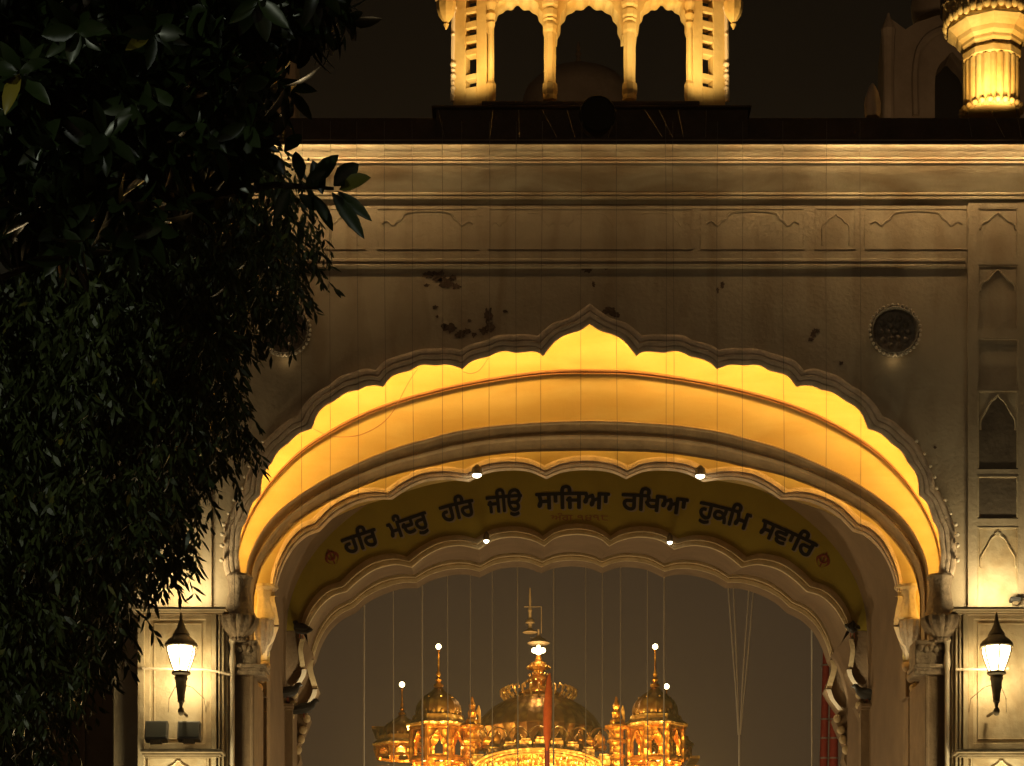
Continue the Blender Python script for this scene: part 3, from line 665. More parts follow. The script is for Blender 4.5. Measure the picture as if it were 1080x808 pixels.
# --- inscription
def word_mesh(text, size, thick):
    cu = bpy.data.curves.new('w', 'FONT'); cu.body = text; cu.size = size
    ob = bpy.data.objects.new('w', cu); COL.objects.link(ob)
    dg = bpy.context.evaluated_depsgraph_get(); c2 = ob.to_curve(dg)
    loops = []
    for sp in c2.splines:
        pts = []
        if sp.type == 'BEZIER':
            bp = sp.bezier_points; n = len(bp)
            for i in range(n):
                a, b = bp[i], bp[(i+1) % n]; p0, p1, p2, p3 = a.co, a.handle_right, b.handle_left, b.co
                for q in range(5):
                    t = q/5; v = p0*(1-t)**3+p1*3*t*(1-t)**2+p2*3*t*t*(1-t)+p3*t**3; pts.append(Vector((v.x, v.y, 0)))
        else: pts = [Vector((q.co.x, q.co.y, 0)) for q in sp.points]
        cl = []
        for q in pts:
            if not cl or (q-cl[-1]).length > 1e-5: cl.append(q)
        if (cl[0]-cl[-1]).length < 1e-5: cl.pop()
        ar = sum(a.x*b.y-b.x*a.y for a, b in zip(cl, cl[1:]+cl[:1]))/2
        if abs(ar) > 1e-6: loops.append((ar, cl))
    ob.to_curve_clear(); bpy.data.objects.remove(ob); bpy.data.curves.remove(cu)
    ys = [p.y for a, l in loops for p in l]; y0, y1 = min(ys)-thick, max(ys)+thick; rows = 84; out = MB(); h = (y1-y0)/rows
    def spans(y):                                  # filled intervals at height y, non-zero winding, strokes may overlap
        cr_ = []
        for a, l in loops:
            for p, q in zip(l, l[1:]+l[:1]):
                if (p.y > y) != (q.y > y): cr_.append((p.x+(y-p.y)*(q.x-p.x)/(q.y-p.y), 1 if q.y > p.y else -1))
        cr_.sort(); w_ = 0; res = []
        for x, d in cr_:
            if w_ == 0: st = x
            w_ += d
            if w_ == 0: res.append((st, x))
        return res
    for r in range(rows):
        yc = y0+(r+.5)*h; iv = []
        for dy, ex in ((0, 1), (thick*.7, .7), (-thick*.7, .7), (thick, .05), (-thick, .05)):
            iv += [(a-thick*ex, b+thick*ex) for a, b in spans(yc+dy+1e-5)]
        iv.sort(); mg = []
        for a, b in iv:
            if mg and a <= mg[-1][1]: mg[-1][1] = max(mg[-1][1], b)
            else: mg.append([a, b])
        for a, b in mg:
            ns = max(1, int((b-a)/.12)); xs = [a+(b-a)*k/ns for k in range(ns+1)]
            out.add([(x, yc-h*.5, 0) for x in xs]+[(x, yc+h*.5, 0) for x in xs], [(k, k+1, ns+2+k, ns+1+k) for k in range(ns)])
    return out
basel = [(340,596),(370,583.5),(401,573),(433,562.5),(455,555),(485,546.5),(515,541),(552,538),(603,536),(645,537),(689,539),(725,543.5),(758,550.5),(790,560),(827,575.5),(856,590),(880,606)]
bl = cat(basel, 400)
def base_y(x):
    for a, b in zip(bl, bl[1:]):
        if a[0] <= x <= b[0]: return a[1]+(b[1]-a[1])*(x-a[0])/(b[0]-a[0]), math.atan2(-(b[1]-a[1]), b[0]-a[0])
    return bl[-1][1], 0
words = [("ਹਿਰ",365,401),("ਮੰਦਰੁ",412,454),("ਹਿਰ",467,502),("ਜੀਉ",514,551.5),("ਸਾਿਜਆ",565,643),("ਰਿਖਆ",655,724),("ਹੁਕਿਮ",735,788),("ਸਵਾਿਰ",798,855)]
ink = MB(); shade = MB()
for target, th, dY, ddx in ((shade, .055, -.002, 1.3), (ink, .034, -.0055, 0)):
    for t, x0, x1 in words:
        wm = word_mesh(t, 1, th); mnx = min(v.x for v in wm.v); mxx = max(v.x for v in wm.v)
        k = (x1-x0)/(mxx-mnx); kh = 26.5
        vs = []
        for v in wm.v:
            x = x0+(v.x-mnx)*k; by, an = base_y(x); h = v.y*kh
            vs.append(P(x-math.sin(an)*h+ddx, by-math.cos(an)*h+ddx*.6, Y3+dY-v.z))
        target.add(vs, wm.f)
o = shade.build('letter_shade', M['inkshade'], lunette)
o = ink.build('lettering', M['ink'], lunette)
wm = word_mesh("ਅੰਗ ੧੪੧੮", 1, .01); mnx = min(v.x for v in wm.v); mxx = max(v.x for v in wm.v); small = MB()
small.add([P(581+(v.x-mnx)*60/(mxx-mnx), 549-v.y*9, Y3-.004-v.z) for v in wm.v], wm.f)
o = small.build('small_lettering', M['faded'], lunette)
for cx, cy, rot in ((350,588,-.45),(868,591,.48)):          # khanda emblem: double-edged sword, ring, two curved blades
    mb = MB(); ca, sa = math.cos(rot), math.sin(rot)
    def T(x, y): return (cx+x*ca-y*sa, cy+x*sa+y*ca)
    mb.plate([T(*p) for p in [(0,-10),(1.4,-7),(1.0,-2),(1.2,2),(2.2,2.6),(.8,3.4),(.8,7),(0,8),(-.8,7),(-.8,3.4),(-2.2,2.6),(-1.2,2),(-1.0,-2),(-1.4,-7)]], Y3-.008, .004)
    ring = [P(*T(4.1*math.cos(2*PI*k/24), -1.5+4.1*math.sin(2*PI*k/24)), Y3-.006) for k in range(25)]; mb.tube(ring, .009, 5)
    for s in (-1, 1):
        o_ = [T(s*(2.5+5.2*math.sin(t*PI/16)), 7-14*t/16) for t in range(17)]; i_ = [T(s*(1.2+4.2*math.sin(t*PI/16)), 8.2-13*t/16) for t in range(17)]
        mb.plate(o_+i_[::-1], Y3-.004, .003)
    o = mb.build('emblem', M['redpaint'], lunette)

# ------------------------------------------------------------------ recessed wing to the left and right of the gatehouse
for s, nm, lb in ((-1, 'side_wing', 'dark recessed wall left of the gatehouse, low under the tree'), (1, 'side_wing', 'dark recessed wall right of the gatehouse')):
    if s > 0: continue
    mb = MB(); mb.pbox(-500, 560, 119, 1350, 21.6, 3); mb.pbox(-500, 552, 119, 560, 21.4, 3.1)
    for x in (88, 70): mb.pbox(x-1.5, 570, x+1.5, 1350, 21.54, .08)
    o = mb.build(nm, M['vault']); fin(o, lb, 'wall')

# ------------------------------------------------------------------ lanterns
def lantern():
    root = empty('wall_lantern', (0, 0, 0)); u = U(1, 19.5)
    def Lm(prof, name, m, seg=6, parent=root, smooth=False, **k):
        mb = MB(); mb.lathe((0, 0, 0), [(r*u, -z*u) for r, z in prof], seg, rot=PI/6, **k); return mb.build(name, M[m], parent, smooth)
    Lm([(.6,-36),(1.2,-34),(1.8,-31),(2,-28),(3.2,-24),(5,-19),(8,-14.5),(9,-12.5),(8.5,-11.5),(10,-10),(14,-6.5),(17,-3),(17.5,0),(16.5,1),(15,1)], 'lantern_roof', 'iron', 24, smooth=True)
    Lm([(14.5,1),(15,3),(14.5,7),(12,15),(8.6,24),(7.5,27)], 'lantern_glass', 'lampglass', 6)
    mb = MB()
    for k in range(6):
        a = PI/6+k*PI/3
        mb.tube([Vector((r*u*math.cos(a), r*u*math.sin(a), -z*u)) for r, z in ((15.6,1),(15.4,6),(12.6,15),(9,24),(8,27))], .008, 5)
    mb.build('glazing_bar', M['iron'], root)
    Lm([(9,26),(10,27),(10,29),(8,30),(6.5,31),(7,34),(6,36),(5.5,42),(4.2,50),(3.6,56),(3.8,58),(2.2,60),(1.6,64),(3,66),(3.4,69),(2.4,72),(1,73)], 'lantern_stem', 'iron', 16, smooth=True)
    mb = MB(); mb.tube([Vector((0, 0, -66*u)), Vector((0, .12, -67*u)), Vector((0, .36, -66*u))], .014, 6)
    for s in (-1, 1): mb.tube([Vector((0, .04, -38*u)), Vector((s*.08, .15, -40*u)), Vector((s*.16, .33, -48*u)), Vector((s*.17, .36, -62*u))], .0028, 5)
    mb.build('bracket', M['iron'], root)
    return root
ln = lantern(); ln.location = P(191, 682, 19.5)
fin(ln, 'lit hexagonal wall lantern on the cream panel left of the arch, beside the tree', 'lantern', 'lanterns on the gate piers')
l2 = ln.copy(); COL.objects.link(l2); l2.location = P(1051, 682, 19.5)
l2['label'] = 'lit hexagonal wall lantern on the cream panel right of the arch'
for ch in list(ln.children):
    c = ch.copy(); COL.objects.link(c); c.parent = l2
for x in (191, 1051):
    lamp('lantern_light', 'POINT', P(x, 716, 19.66), (1, .78, .40), 8, .05)
# floodlight boxes on the lower ledge
def flood(cx, cy, wd, ht, Y, label, tilt=.25, hm='gray'):
    root = empty('floodlight', P(cx, cy+ht/2, Y)); w2 = U(wd/2, Y); h = U(ht, Y)
    mb = MB(); mb.box((-w2, -.03, .03), (w2, .06, h)); b = mb.build('housing', M[hm], root, bevel=.008); b.location = (0, 0, 0); b.rotation_euler.x = -tilt
    mb = MB(); mb.box((-w2*.86, -.036, .05), (w2*.86, -.031, h-.02)); g_ = mb.build('lens', M['grayglass'], root); g_.location = (0, 0, 0); g_.rotation_euler.x = -tilt
    mb = MB(); mb.box((-w2*.5, -.02, 0), (w2*.5, .04, .035)); q = mb.build('mount', M['iron'], root); q.location = (0, 0, 0)
    fin(root, label, 'floodlight', 'grey floodlights on the ledge')
flood(164.5, 772, 24, 25, 19.66, 'grey floodlight box on the ledge below the left lantern, nearer the tree')
flood(199, 772, 24, 24, 19.66, 'grey floodlight box on the ledge below the left lantern, nearer the arch')
flood(1071, 634, 11, 8, 19.93, 'small dark floodlight on the upper ledge above the right lantern', 0, 'bird')
# their beams upward over the niches
for s in (-1, 1):
    x = CX1+s*(1054-CX1)
    lamp('ledge_uplight', 'AREA', P(x, 637.5, 19.70), (1, .80, .42), 11, .32, P(x, 500, 19.96), size_y=.04)
    lamp('lower_uplight', 'AREA', P(x, 880, 19.55), (1, .84, .45), 22, .4, P(x, 800, 19.9), size_y=.1)
lamp('passage_fill', 'POINT', (xc, 21.7, 3.0), (1, .74, .36), 235, .9)  # added fill light without a fixture, brightens the lunette and its lettering
lamp('cable_fill', 'POINT', (xc, 27.4, 3.6), (1, .76, .42), 240, .2)  # added fill light behind the rear arch, no fixture, lifts the pale cables
# small lamps tucked under medallions and at the rear arch jambs
for s in (-1, 1):
    x = CX1+s*(943-CX1); lamp('medallion_lamp', 'POINT', P(x, 378, 19.96), (1, .72, .34), .055, .02)
    lamp('jamb_lamp', 'SPOT', P(CX3+s*283, 742, Y3-.30), (1, .84, .48), 12, .02, P(CX3+s*290, 712, Y3-.06), 55, .8)
    lamp('jamb_lamp', 'SPOT', P(CX4+s*262, 766, Y4-.30), (1, .84, .48), 18, .02, P(CX4+s*274, 735, Y4-.06), 55, .8)
    lamp('jamb_lamp', 'SPOT', P(CX2+s*320, 716, Y2-.40), (1, .84, .48), 14, .02, P(CX2+s*331, 674, Y2-.10), 45, .8)
# round dark floodlight seen from behind on the roof plinth
root = empty('round_floodlight', P(630, 142, 19.9)); 
mb = MB(); c = P(630, 124, 19.9); R = U(19, 19.9); rings = []
for r, y in ((.02,.10),(.5,.09),(.85,.04),(1,-.03),(1.02,-.08),(.95,-.10),(.9,-.07),(.02,-.05)):
    rings.append([Vector((c.x+R*r*math.cos(2*PI*k/32), c.y+y, c.z+R*r*math.sin(2*PI*k/32))) for k in range(32)])
mb.loft(rings, True); mb.build('housing', M['void'], root, True)
mb = MB(); mb.tube([P(630,150,19.95), P(618,140,19.95), P(612,126,19.95)], .015, 6); mb.tube([P(630,150,19.95), P(642,140,19.95), P(648,126,19.95)], .015, 6); mb.build('yoke', M['iron'], root)
fin(root, 'round black floodlight standing on the roof edge in front of the kiosk', 'floodlight')

# small ceiling spots
for x, y, Y, r, lb in ((503,500,20.72,5.5,'bright oval spotlight above the inscription, left of centre'),(738.5,501,20.72,5.5,'bright oval spotlight above the inscription, right of centre'),
                   (513,569.5,23.9,3.2,'tiny lit spotlight on the rear arch edge under the third word'),(706.5,571,23.9,3.0,'tiny lit spotlight on the rear arch edge right of centre')):
    root = empty('spotlight', P(x, y, Y))
    mb = MB(); mb.lathe((0, 0, 0), [(U(r*.9, Y), -.005), (U(r*.9, Y), .0), (U(r, Y), .0), (U(r*1.05, Y), .02), (U(r*.9, Y), .06), (.01, .09)], 20); b = mb.build('housing', M['iron'], root, True); b.location = (0, 0, 0)
    mb = MB(); mb.lathe((0, 0, 0), [(U(r*.88, Y), -.008), (U(r*.8, Y), -.02), (U(r*.4, Y), -.032), (.004, -.036)], 20); b = mb.build('lens', M['spotglow'], root, True); b.location = (0, 0, 0)
    if r > 5:
        p = P(x, y, Y); mb = MB(); mb.tube([p+Vector((0, 0, .05)), p+Vector((0, .1, .07)), p+Vector((0, .25, .05))], .01, 6); mb.build('stem', M['iron'], root)
        lamp('spot_beam', 'SPOT', P(x, y+2, Y), (1, .86, .5), 3.0, .03, P(x, y+40, Y3), 110, .8)
    else:
        mb = MB(); mb.tube([P(x, y-1, Y), P(x, y-4, Y3-.02)], .01, 6); mb.build('stem', M['iron'], root)
        lamp('spot_beam', 'SPOT', P(x, y+1, Y-.02), (1, .86, .5), 1.0, .02, P(x+(6 if x > 600 else -6), y+30, Y3+.1), 90, .8)
    fin(root, lb, 'spotlight', 'spotlights inside the arch')

# ------------------------------------------------------------------ lights of the roof kiosk and turrets
K = (1, .66, .25)
for x in (548, 622, 700): lamp('kiosk_uplight', 'SPOT', P(x, 103, 20.18), K, 72, .05, P(x, -60, Yk), 105, 1)
for s in (-1, 1):
    x = CX1+s*(748-CX1); lamp('kiosk_uplight', 'SPOT', P(x+s*4, 107, 20.2), K, 72, .05, P(x, -60, Yk), 105, 1)
    x = CX1+s*(1045.5-CX1); lamp('turret_uplight', 'SPOT', P(x-20, 119, 20.44), K, 40, .03, P(x-8, -40, 20.70), 110, 1); lamp('turret_uplight', 'SPOT', P(x, 119, 20.38), K, 46, .03, P(x, -40, 20.66), 110, 1)
    lamp('turret_uplight', 'SPOT', P(x+20, 119, 20.44), K, 40, .03, P(x+8, -40, 20.70), 110, 1)

# ------------------------------------------------------------------ dim domed halls behind the roof
def hall(cx, s, label):
    Y = 30; root = empty('domed_hall', P(cx, HZ, Y)-Vector((0, 0, EYE)))
    X = lambda x: cx+s*x
    mb = MB()
    # wall with arched opening
    arch = [(X(-18), 122)]+[(X(u), v) for u, v in cat([(-18,90),(-17,78),(-13,68),(-6,61),(0,55),(6,61),(13,68),(17,78),(18,90)], 30)]+[(X(18), 122)]
    mb.plate([(X(-74), 320), (X(-73), 60), (X(-70), 26), (X(-64), 20), (X(-57), 25), (X(-49), 31), (X(-38), 24), (X(-15), 16), (X(30), 16), (X(90), 60), (X(90), 320), (X(18), 320)]+arch[::-1]+[(X(-18), 320)], Y, .4)
    mb.build('wall', M['hall'], root)
    mb = MB(); mb.pbox(min(X(-20), X(20)), 50, max(X(-20), X(20)), 320, Y+.5, .05); mb.build('window', M['void'], root)
    mb = MB(); mb.tube(at(cat([(X(-38),122),(X(-38),70),(X(-28),42),(X(0),30),(X(30),42),(X(40),70)], 40), Y-.04), .05, 6); mb.build('arch_rib', M['hall'], root)
    mb = MB(); mb.plathe(X(-67), Y-.5, [(6,320),(6,70),(7,40),(8,32),(6,26),(3,20),(1,14)], seg=10); mb.build('buttress', M['hall'], root)
    mb = MB(); mb.plathe(X(-10), Y+.9, [(30,24),(32,16),(33,4),(28,-12),(12,-30)], seg=24); mb.build('dome', M['hall'], root, True)
    fin(root, label, 'building', 'dim halls behind the gatehouse roof')
hall(1004, 1, 'dim old domed hall behind the roof, left of the bright turret'); hall(CX1-(1004-CX1)+0, -1, 'dim hall wall behind the roof, half hidden by the tree')
lamp('hall_glow', 'SPOT', (P(985,0,26).x, 25, P(0,150,26).z), (1, .68, .36), 130, .2, P(1000, 60, 30), 110, .9)
lamp('hall_glow', 'SPOT', (P(262,0,26).x, 25, P(0,150,26).z), (1, .60, .25), 60, .2, P(262, 60, 30), 110, .9)
root = empty('distant_dome', (P(610,0,34).x, 36, 0)); mb = MB(); mb.plathe(610, 36, [(60,400),(60,110),(56,98),(44,86),(28,78),(12,73),(4,68),(1,58)], seg=32); mb.build('dome', M['hall'], root, True)
mb = MB(); mb.plathe(610, 36, [(2,60),(3.5,57),(1.5,54),(2.5,51),(.5,44)], seg=10); mb.build('finial', M['hall'], root, True); fin(root, 'faint dark dome seen through the arches of the roof kiosk', 'dome')
# lotus finial left of the hall
mb = MB(); mb.plathe(920, 20.9, [(7,124),(8,118),(8,108),(6,98),(3.5,92),(1,88)], seg=24, lobes=5, depth=.3); o = mb.build('stone_finial', M['bead'], None, True); fin(o, 'small pale lotus shaped finial on the dark parapet', 'finial')

# ------------------------------------------------------------------ hanging wires
ORD = 'leftmost,second from the left,third from the left,fourth from the left,fifth from the left,sixth from the left,seventh from the left,eighth from the left,ninth from the left,tenth from the left,tenth from the right,ninth from the right,eighth from the right,seventh from the right,sixth from the right,fifth from the right,fourth from the right,third from the right,second from the right,rightmost'.split(',')
def ordw(i, n): return ORD[i] if i < (n+1)//2 else ORD[20-(n-i)]
def wire(x0, y0, x1, y1, Y, r, m, label, group):
    p0 = P(x0, y0, Y); p1 = P(x1, y1, Y); mb = MB(); n = 14; ph = random.uniform(0, 6)
    mb.tube([p0.lerp(p1, i/n)+Vector((math.sin(i*.5+ph)*.003, 0, 0)) for i in range(n+1)], r, 5)
    o = mb.build('hanging_wire', M[m]); fin(o, label, 'wire', group)
for wi, x in enumerate((247,318,348,378,407,436,467,488,516,544,570,612,651,703,711,756,783,827,871,908)):
    ye = min((abs(px_-x), py_) for px_, py_ in C2o)[1]+8 if 290 < x < 945 else 640
    wire(x+random.uniform(-2, 2), 128, x, ye, 19.55, .0022, 'wire', ordw(wi, 20)+' thin dark wire hanging before the facade', 'wires hanging in front of the facade')
for wi, (x, r) in enumerate(((384,.010),(415,.006),(445.5,.010),(472,.006),(496,.005),(519,.005),(546,.008),(584,.010),(618,.005),(635.5,.007),(654.5,.006),(683,.006),(700.5,.010),(856,.010))):
    wire(x, 560, x+random.uniform(-.4, .4), 1250, 26.6, r*1.05, 'palewire', ordw(wi, 14)+' straight pale cable behind the rear arch', 'pale cables behind the rear arch')
for a, b, c in ((767,779,'leftmost'),(773,779.5,'second'),(791,780,'third'),(797,781,'rightmost')):
    wire(a, 600, b, 775, 26.7, .009, 'palewire', c+' of the four pale cables that meet in a V right of the golden temple', 'cables meeting in a V')
wire(780, 775, 780, 1250, 26.7, .012, 'palewire', 'single pale cable below the point where the V of cables meets', 'cables meeting in a V')
for wi, (x0, x1) in enumerate(((462,470),(520,516),(547,548),(572,590),(598,608),(650,640),(680,702),(695,712),(715,722),(745,744),(1020,1026),(1045,1062),(1072,1078))):
    p0 = P(x0, 124, 19.95); mb = MB(); mb.tube([P(x0, 116, 20.05), P((x0+x1)/2, 133, 19.8), P(x1, 150, 19.56)], .0026, 5); o = mb.build('stay_wire', M['wire']); fin(o, (ordw(wi, 10) if wi < 10 else ('leftmost', 'middle', 'rightmost', 'second', 'third')[wi-10])+(' stay wire below the roof kiosk' if wi < 10 else ' stay wire over the parapet near the turret'), 'wire', 'stay wires over the roof edge')
mb = MB(); mb.tube(at(cat([(488,392),(497,394),(506,390),(515,378)], 20), 20.38), .004, 5); mb.tube(at(cat([(330,452),(345,459),(362,461),(385,457),(410,440),(430,405),(441,388)], 30), 20.3), .004, 5); mb.build('loose_cable', M['rim'], gate)

# ------------------------------------------------------------------ pigeons
def pigeon():
    mb = MB()                                   # facing +x, feet at the origin
    mb.tube([Vector(p) for p in ((-.20,0,.05),(-.14,0,.06),(-.08,0,.08),(-.02,0,.10),(.05,0,.115),(.09,0,.14),(.11,0,.17),(.125,0,.19),(.145,0,.195),(.16,0,.19),(.175,0,.185))],
            [.012,.03,.048,.062,.062,.045,.03,.029,.026,.012,.004], 10)
    o = mb.build('pigeon', M['bird'], None, True)
    for s in (-1, 1):
        w_ = MB(); w_.tube([Vector(p) for p in ((-.17,s*.035,.07),(-.10,s*.05,.09),(0,s*.055,.115),(.06,s*.045,.12))], [.01,.035,.045,.02], 8, .5); ww = w_.build('wing', M['bird'], o, True); ww.location = (0, 0, 0)
        f = MB(); f.tube([Vector((.0, s*.02, .06)), Vector((.01, s*.02, .0))], .005, 5); ff = f.build('leg', M['redpaint'], o); ff.location = (0, 0, 0)
    return o
pg = pigeon(); first = True
for x, y, Y, rz_, lb in ((303,740,24.0-.2,.4,'dark pigeon on the left ledge under the inscription, leaning right'),(276,741,23.9,1.4,'small dark pigeon beside the left ochre column'),
                 (320,757,24.05,.2,'dark pigeon crouched low beside the left rear arch'),(318,673,24.0,2.2,'black pigeon high on the left end of the rear arch'),
                 (915,742,23.85,3.0,'dark pigeon at the inner end of the right ledge'),(942,742,23.85,1.5,'round dark pigeon in the middle of the right ledge'),
                 (899,672,24.0,1.4,'black pigeon high on the right end of the rear arch')):
    if first: o = pg; first = False
    else:
        o = pg.copy(); COL.objects.link(o)
        for ch in pg.children: c = ch.copy(); COL.objects.link(c); c.parent = o
    o.location = P(x, y, Y); o.rotation_euler.z = rz_; fin(o, lb, 'pigeon', 'pigeons roosting in the archway')

# ------------------------------------------------------------------ red wrapped poles
for x, x2, lb in ((871.5, 868.5, 'taller slim red wrapped pole seen right of the cables, nearer the opening'), (880, 879, 'second red wrapped pole half hidden by the right jamb')):
    root = empty('wrapped_pole', (P(x,0,34).x, 34, 0)); mb = MB(); r = U(4.2 if x < 875 else 4.8, 34)
    mb.tube([Vector((P(x2,0,34).x, 34, 0)), P(x2, 808, 34), P(x+1, 640, 34)], [r, r, r*.75], 14); mb.build('pole', M['redwrap'], root, True)
    for y in (702, 759, 779, 800): mb = MB(); mb.plathe(x2+(x+1-x2)*max(0, (808-y)/168), 34, [(4.9 if x < 875 else 5.4, y+.8), (4.9 if x < 875 else 5.4, y-.8)], seg=14); mb.build('band', M['ring'], root)
    fin(root, lb, 'pole', 'red wrapped poles beyond the arch')
lamp('pole_light', 'SPOT', P(850, 830, 31), (1, .55, .28), 60, .1, P(874, 745, 34), 60, .6)

# ------------------------------------------------------------------ golden temple across the water
YT = 120.0
temple = empty('golden_temple', (P(568,0,YT).x, YT, -.1), 'gilded temple glowing across the water, seen through the arch', 'temple')
def subp(mb, name, m, parent, smooth=False):
    return mb.build(name, M[m], parent, smooth)
mb = MB(); mb.pbox(404, 812, 732, 1170, YT+1, 22); mb.pbox(398, 808, 738, 812, YT+.4, 23); subp(mb, 'wall', 'gold', temple)
def tkiosk(cx, Y, k, ybase, yeave, halfw, bulb_y, lit=True, dome_r=23):
    """square-ish gilded corner kiosk: arcade, eave, ribbed dome with petals, finial, lamp"""
    mb = MB(); S = lambda v: v
    # arcade: posts and arched panels on an octagon
    c = P(cx, 0, Y); R = U(halfw, Y); zb = P(0, ybase, Y).z; ze = P(0, yeave, Y).z; H = ze-zb
    for kk in range(8):
        a0 = 2*PI*kk/8+PI/8; a1 = a0+2*PI/8
        p0 = Vector((c.x+R*math.cos(a0), c.y+R*math.sin(a0), 0)); p1 = Vector((c.x+R*math.cos(a1), c.y+R*math.sin(a1), 0))
        d = (p1-p0); L = d.length; d /= L; nrm = Vector((d.y, -d.x, 0))
        def q(u, z, o=0): return Vector((p0.x+d.x*u*L+nrm.x*o, p0.y+d.y*u*L+nrm.y*o, zb+z*H))
        ar = [(.22,.18),(.22,.55),(.27,.66),(.36,.72),(.42,.80),(.5,.86),(.58,.80),(.64,.72),(.73,.66),(.78,.55),(.78,.18)]
        outline = [(0,0),(1,0),(1,1),(0,1)]
        # left half and right half polygons around the opening
        lp = [(0,0),(.5,0),(.5,.18)]+ar[:1]+ar[1:6]+[(.5,1),(0,1)]
        rp_ = [(.5,0),(1,0),(1,1),(.5,1)]+ar[5:]+[(.5,.18)]
        for poly in (lp, rp_):
            v = [q(u, z) for u, z in poly]; tr = tessellate_polygon([[Vector((u*L, z*H, 0)) for u, z in poly]]); mb.add(v, [tuple(t) for t in tr])
        mb.tube([q(0, 0, .03), q(0, 1, .03)], .14, 6)
        for z in (.09, .93): mb.tube([q(0, z, .05), q(1, z, .05)], .09, 5)
        mb.tube([q(u, z, .05) for u, z in ar], .06, 5)
    body = subp(mb, 'kiosk', 'gold', temple)
    mb = MB(); mb.lathe((c.x, c.y, 0), [(R*1.02, ze-.05), (R*1.20, ze), (R*1.22, ze+.10), (R*1.0, ze+.35), (R*.95, ze+.6)], 8, rot=PI/8); subp(mb, 'eave', 'goldpale', body)
    mb = MB(); dr = dome_r*k
    y0 = yeave-9*k
    mb.plathe(cx, Y, [(dr*.82,y0+4*k),(dr*.9,y0),(dr,y0-4*k),(dr*1.02,y0-9*k),(dr*.98,y0-14*k),(dr*.87,y0-19*k),(dr*.68,y0-23.5*k),(dr*.48,y0-27*k),(dr*.34,y0-29*k),(dr*.2,y0-33*k)], seg=48, lobes=16, depth=.10)
    subp(mb, 'dome', 'golddark', body, True)
    mb = MB(); Rp = U(dr*.95, Y)
    for kk in range(16):
        a = 2*PI*kk/16; b = (c.x+Rp*math.cos(a), c.y+Rp*math.sin(a), P(0, y0+1*k, Y).z)
        mb.ball(b, U(3.1*k, Y), 8, 6, 1.3)
        a += PI/16; b = (c.x+Rp*1.02*math.cos(a), c.y+Rp*1.02*math.sin(a), P(0, y0-5*k, Y).z); mb.ball(b, U(2.4*k, Y), 8, 6, 1.7)
        b = (c.x+Rp*.8*math.cos(a), c.y+Rp*.8*math.sin(a), P(0, y0-22*k, Y).z)
        if kk % 2 == 0: mb.ball(b, U(1.1*k, Y), 6, 4)
    subp(mb, 'petal_band', 'goldpale', body, True)
    mb = MB(); ty = y0-34*k
    pr = [(3.5*k,ty),(5.5*k,ty-1),(5*k,ty-3*k),(2*k,ty-5*k),(3.4*k,ty-8*k),(1.6*k,ty-11*k),(2.4*k,ty-14*k),(1,ty-17*k),(.8,bulb_y+6),(1.6,bulb_y+4)]
    mb.plathe(cx, Y, pr, seg=12); subp(mb, 'finial', 'gold', body, True)
    mb = MB(); mb.ball(P(cx, bulb_y, Y), U(2.8, Y), 14, 10); subp(mb, 'bulb', 'bulb', body, True)
    mb = MB()
    for dx in (-.5, .1, .5): mb.ball(P(cx+halfw*dx, ybase-5, Y-R*.5), U(2.0, Y), 8, 6)
    subp(mb, 'interior_lamp', 'tinyglow', body, True)
    return body
tkiosk(462.5, YT+2, 1.0, 806, 768, 30, 682)
tkiosk(691, YT+2, 1.0, 806, 768, 30, 682)
tkiosk(424, YT+12, .78, 800, 788, 27, 722, dome_r=26)
tkiosk(703, YT+14, .8, 800, 788, 25, 724)
# far left balcony slab behind kiosk
mb = MB(); mb.pbox(392, 766, 432, 768.5, YT+13, 4); mb.pbox(397, 768, 400, 792, YT+13, .4); mb.pbox(394, 788, 440, 792, YT+12, 4); subp(mb, 'balcony', 'goldpale', temple)
mb = MB(); mb.pbox(728, 797, 738, 800, YT+9, 3); subp(mb, 'balcony', 'goldpale', temple)
# main dome
mb = MB(); mb.plathe(568, YT+9, [(62,790),(63,777),(66,772),(64,766),(57,756),(47,747),(37,741),(27,737),(20,735)], seg=96, lobes=32, depth=.06); dome = subp(mb, 'main_dome', 'golddark', temple, True)
mb = MB()
for kk in range(28):
    a = 2*PI*kk/28; b = P(568, 0, YT+9); R = U(36, YT)
    mb.tube([Vector((b.x+R*math.cos(a)*f, b.y+R*math.sin(a)*f, P(0, y, YT+9).z)) for f, y in ((.7,742),(1,740),(1.18,734),(1.2,729),(1.05,726),(.98,730))], U(1.3, YT), 6)
    mb.ball((b.x+R*.6*math.cos(a), b.y+R*.6*math.sin(a), P(0, 738, YT+9).z), U(3, YT), 8, 6, .8)
subp(mb, 'crown_petal', 'goldpale', dome, True)
mb = MB(); mb.plathe(568, YT+9, [(20,736),(23,733),(22,731),(14,728),(9,725),(7,723),(9,721),(12,718),(9,714),(5,711),(6,708),(10,706),(12,703),(8,700),(4,697),(3,694),(2,690)], seg=24, lobes=8, depth=.12); subp(mb, 'finial', 'gold', dome, True)
mb = MB()
for kk in range(14):
    a = 2*PI*kk/14; b = P(568, 0, YT+9)
    for R, y, r in ((11,712,1.2),(13,704,1.2),(8,700,1.0),(14,719,1.2)): mb.ball((b.x+U(R, YT)*math.cos(a), b.y+U(R, YT)*math.sin(a), P(0, y, YT+9).z), U(r, YT), 6, 4)
subp(mb, 'hanging_bead', 'goldpale', dome, True)
mb = MB()
for dx, dy, r in ((0,0,4.0),(-4.6,-1,3.0),(4.6,-1,3.0),(0,-4.6,2.2)): mb.ball(P(568+dx, 687+dy, YT+8.5), U(r, YT), 12, 8)
subp(mb, 'bulb', 'bulb', dome, True)
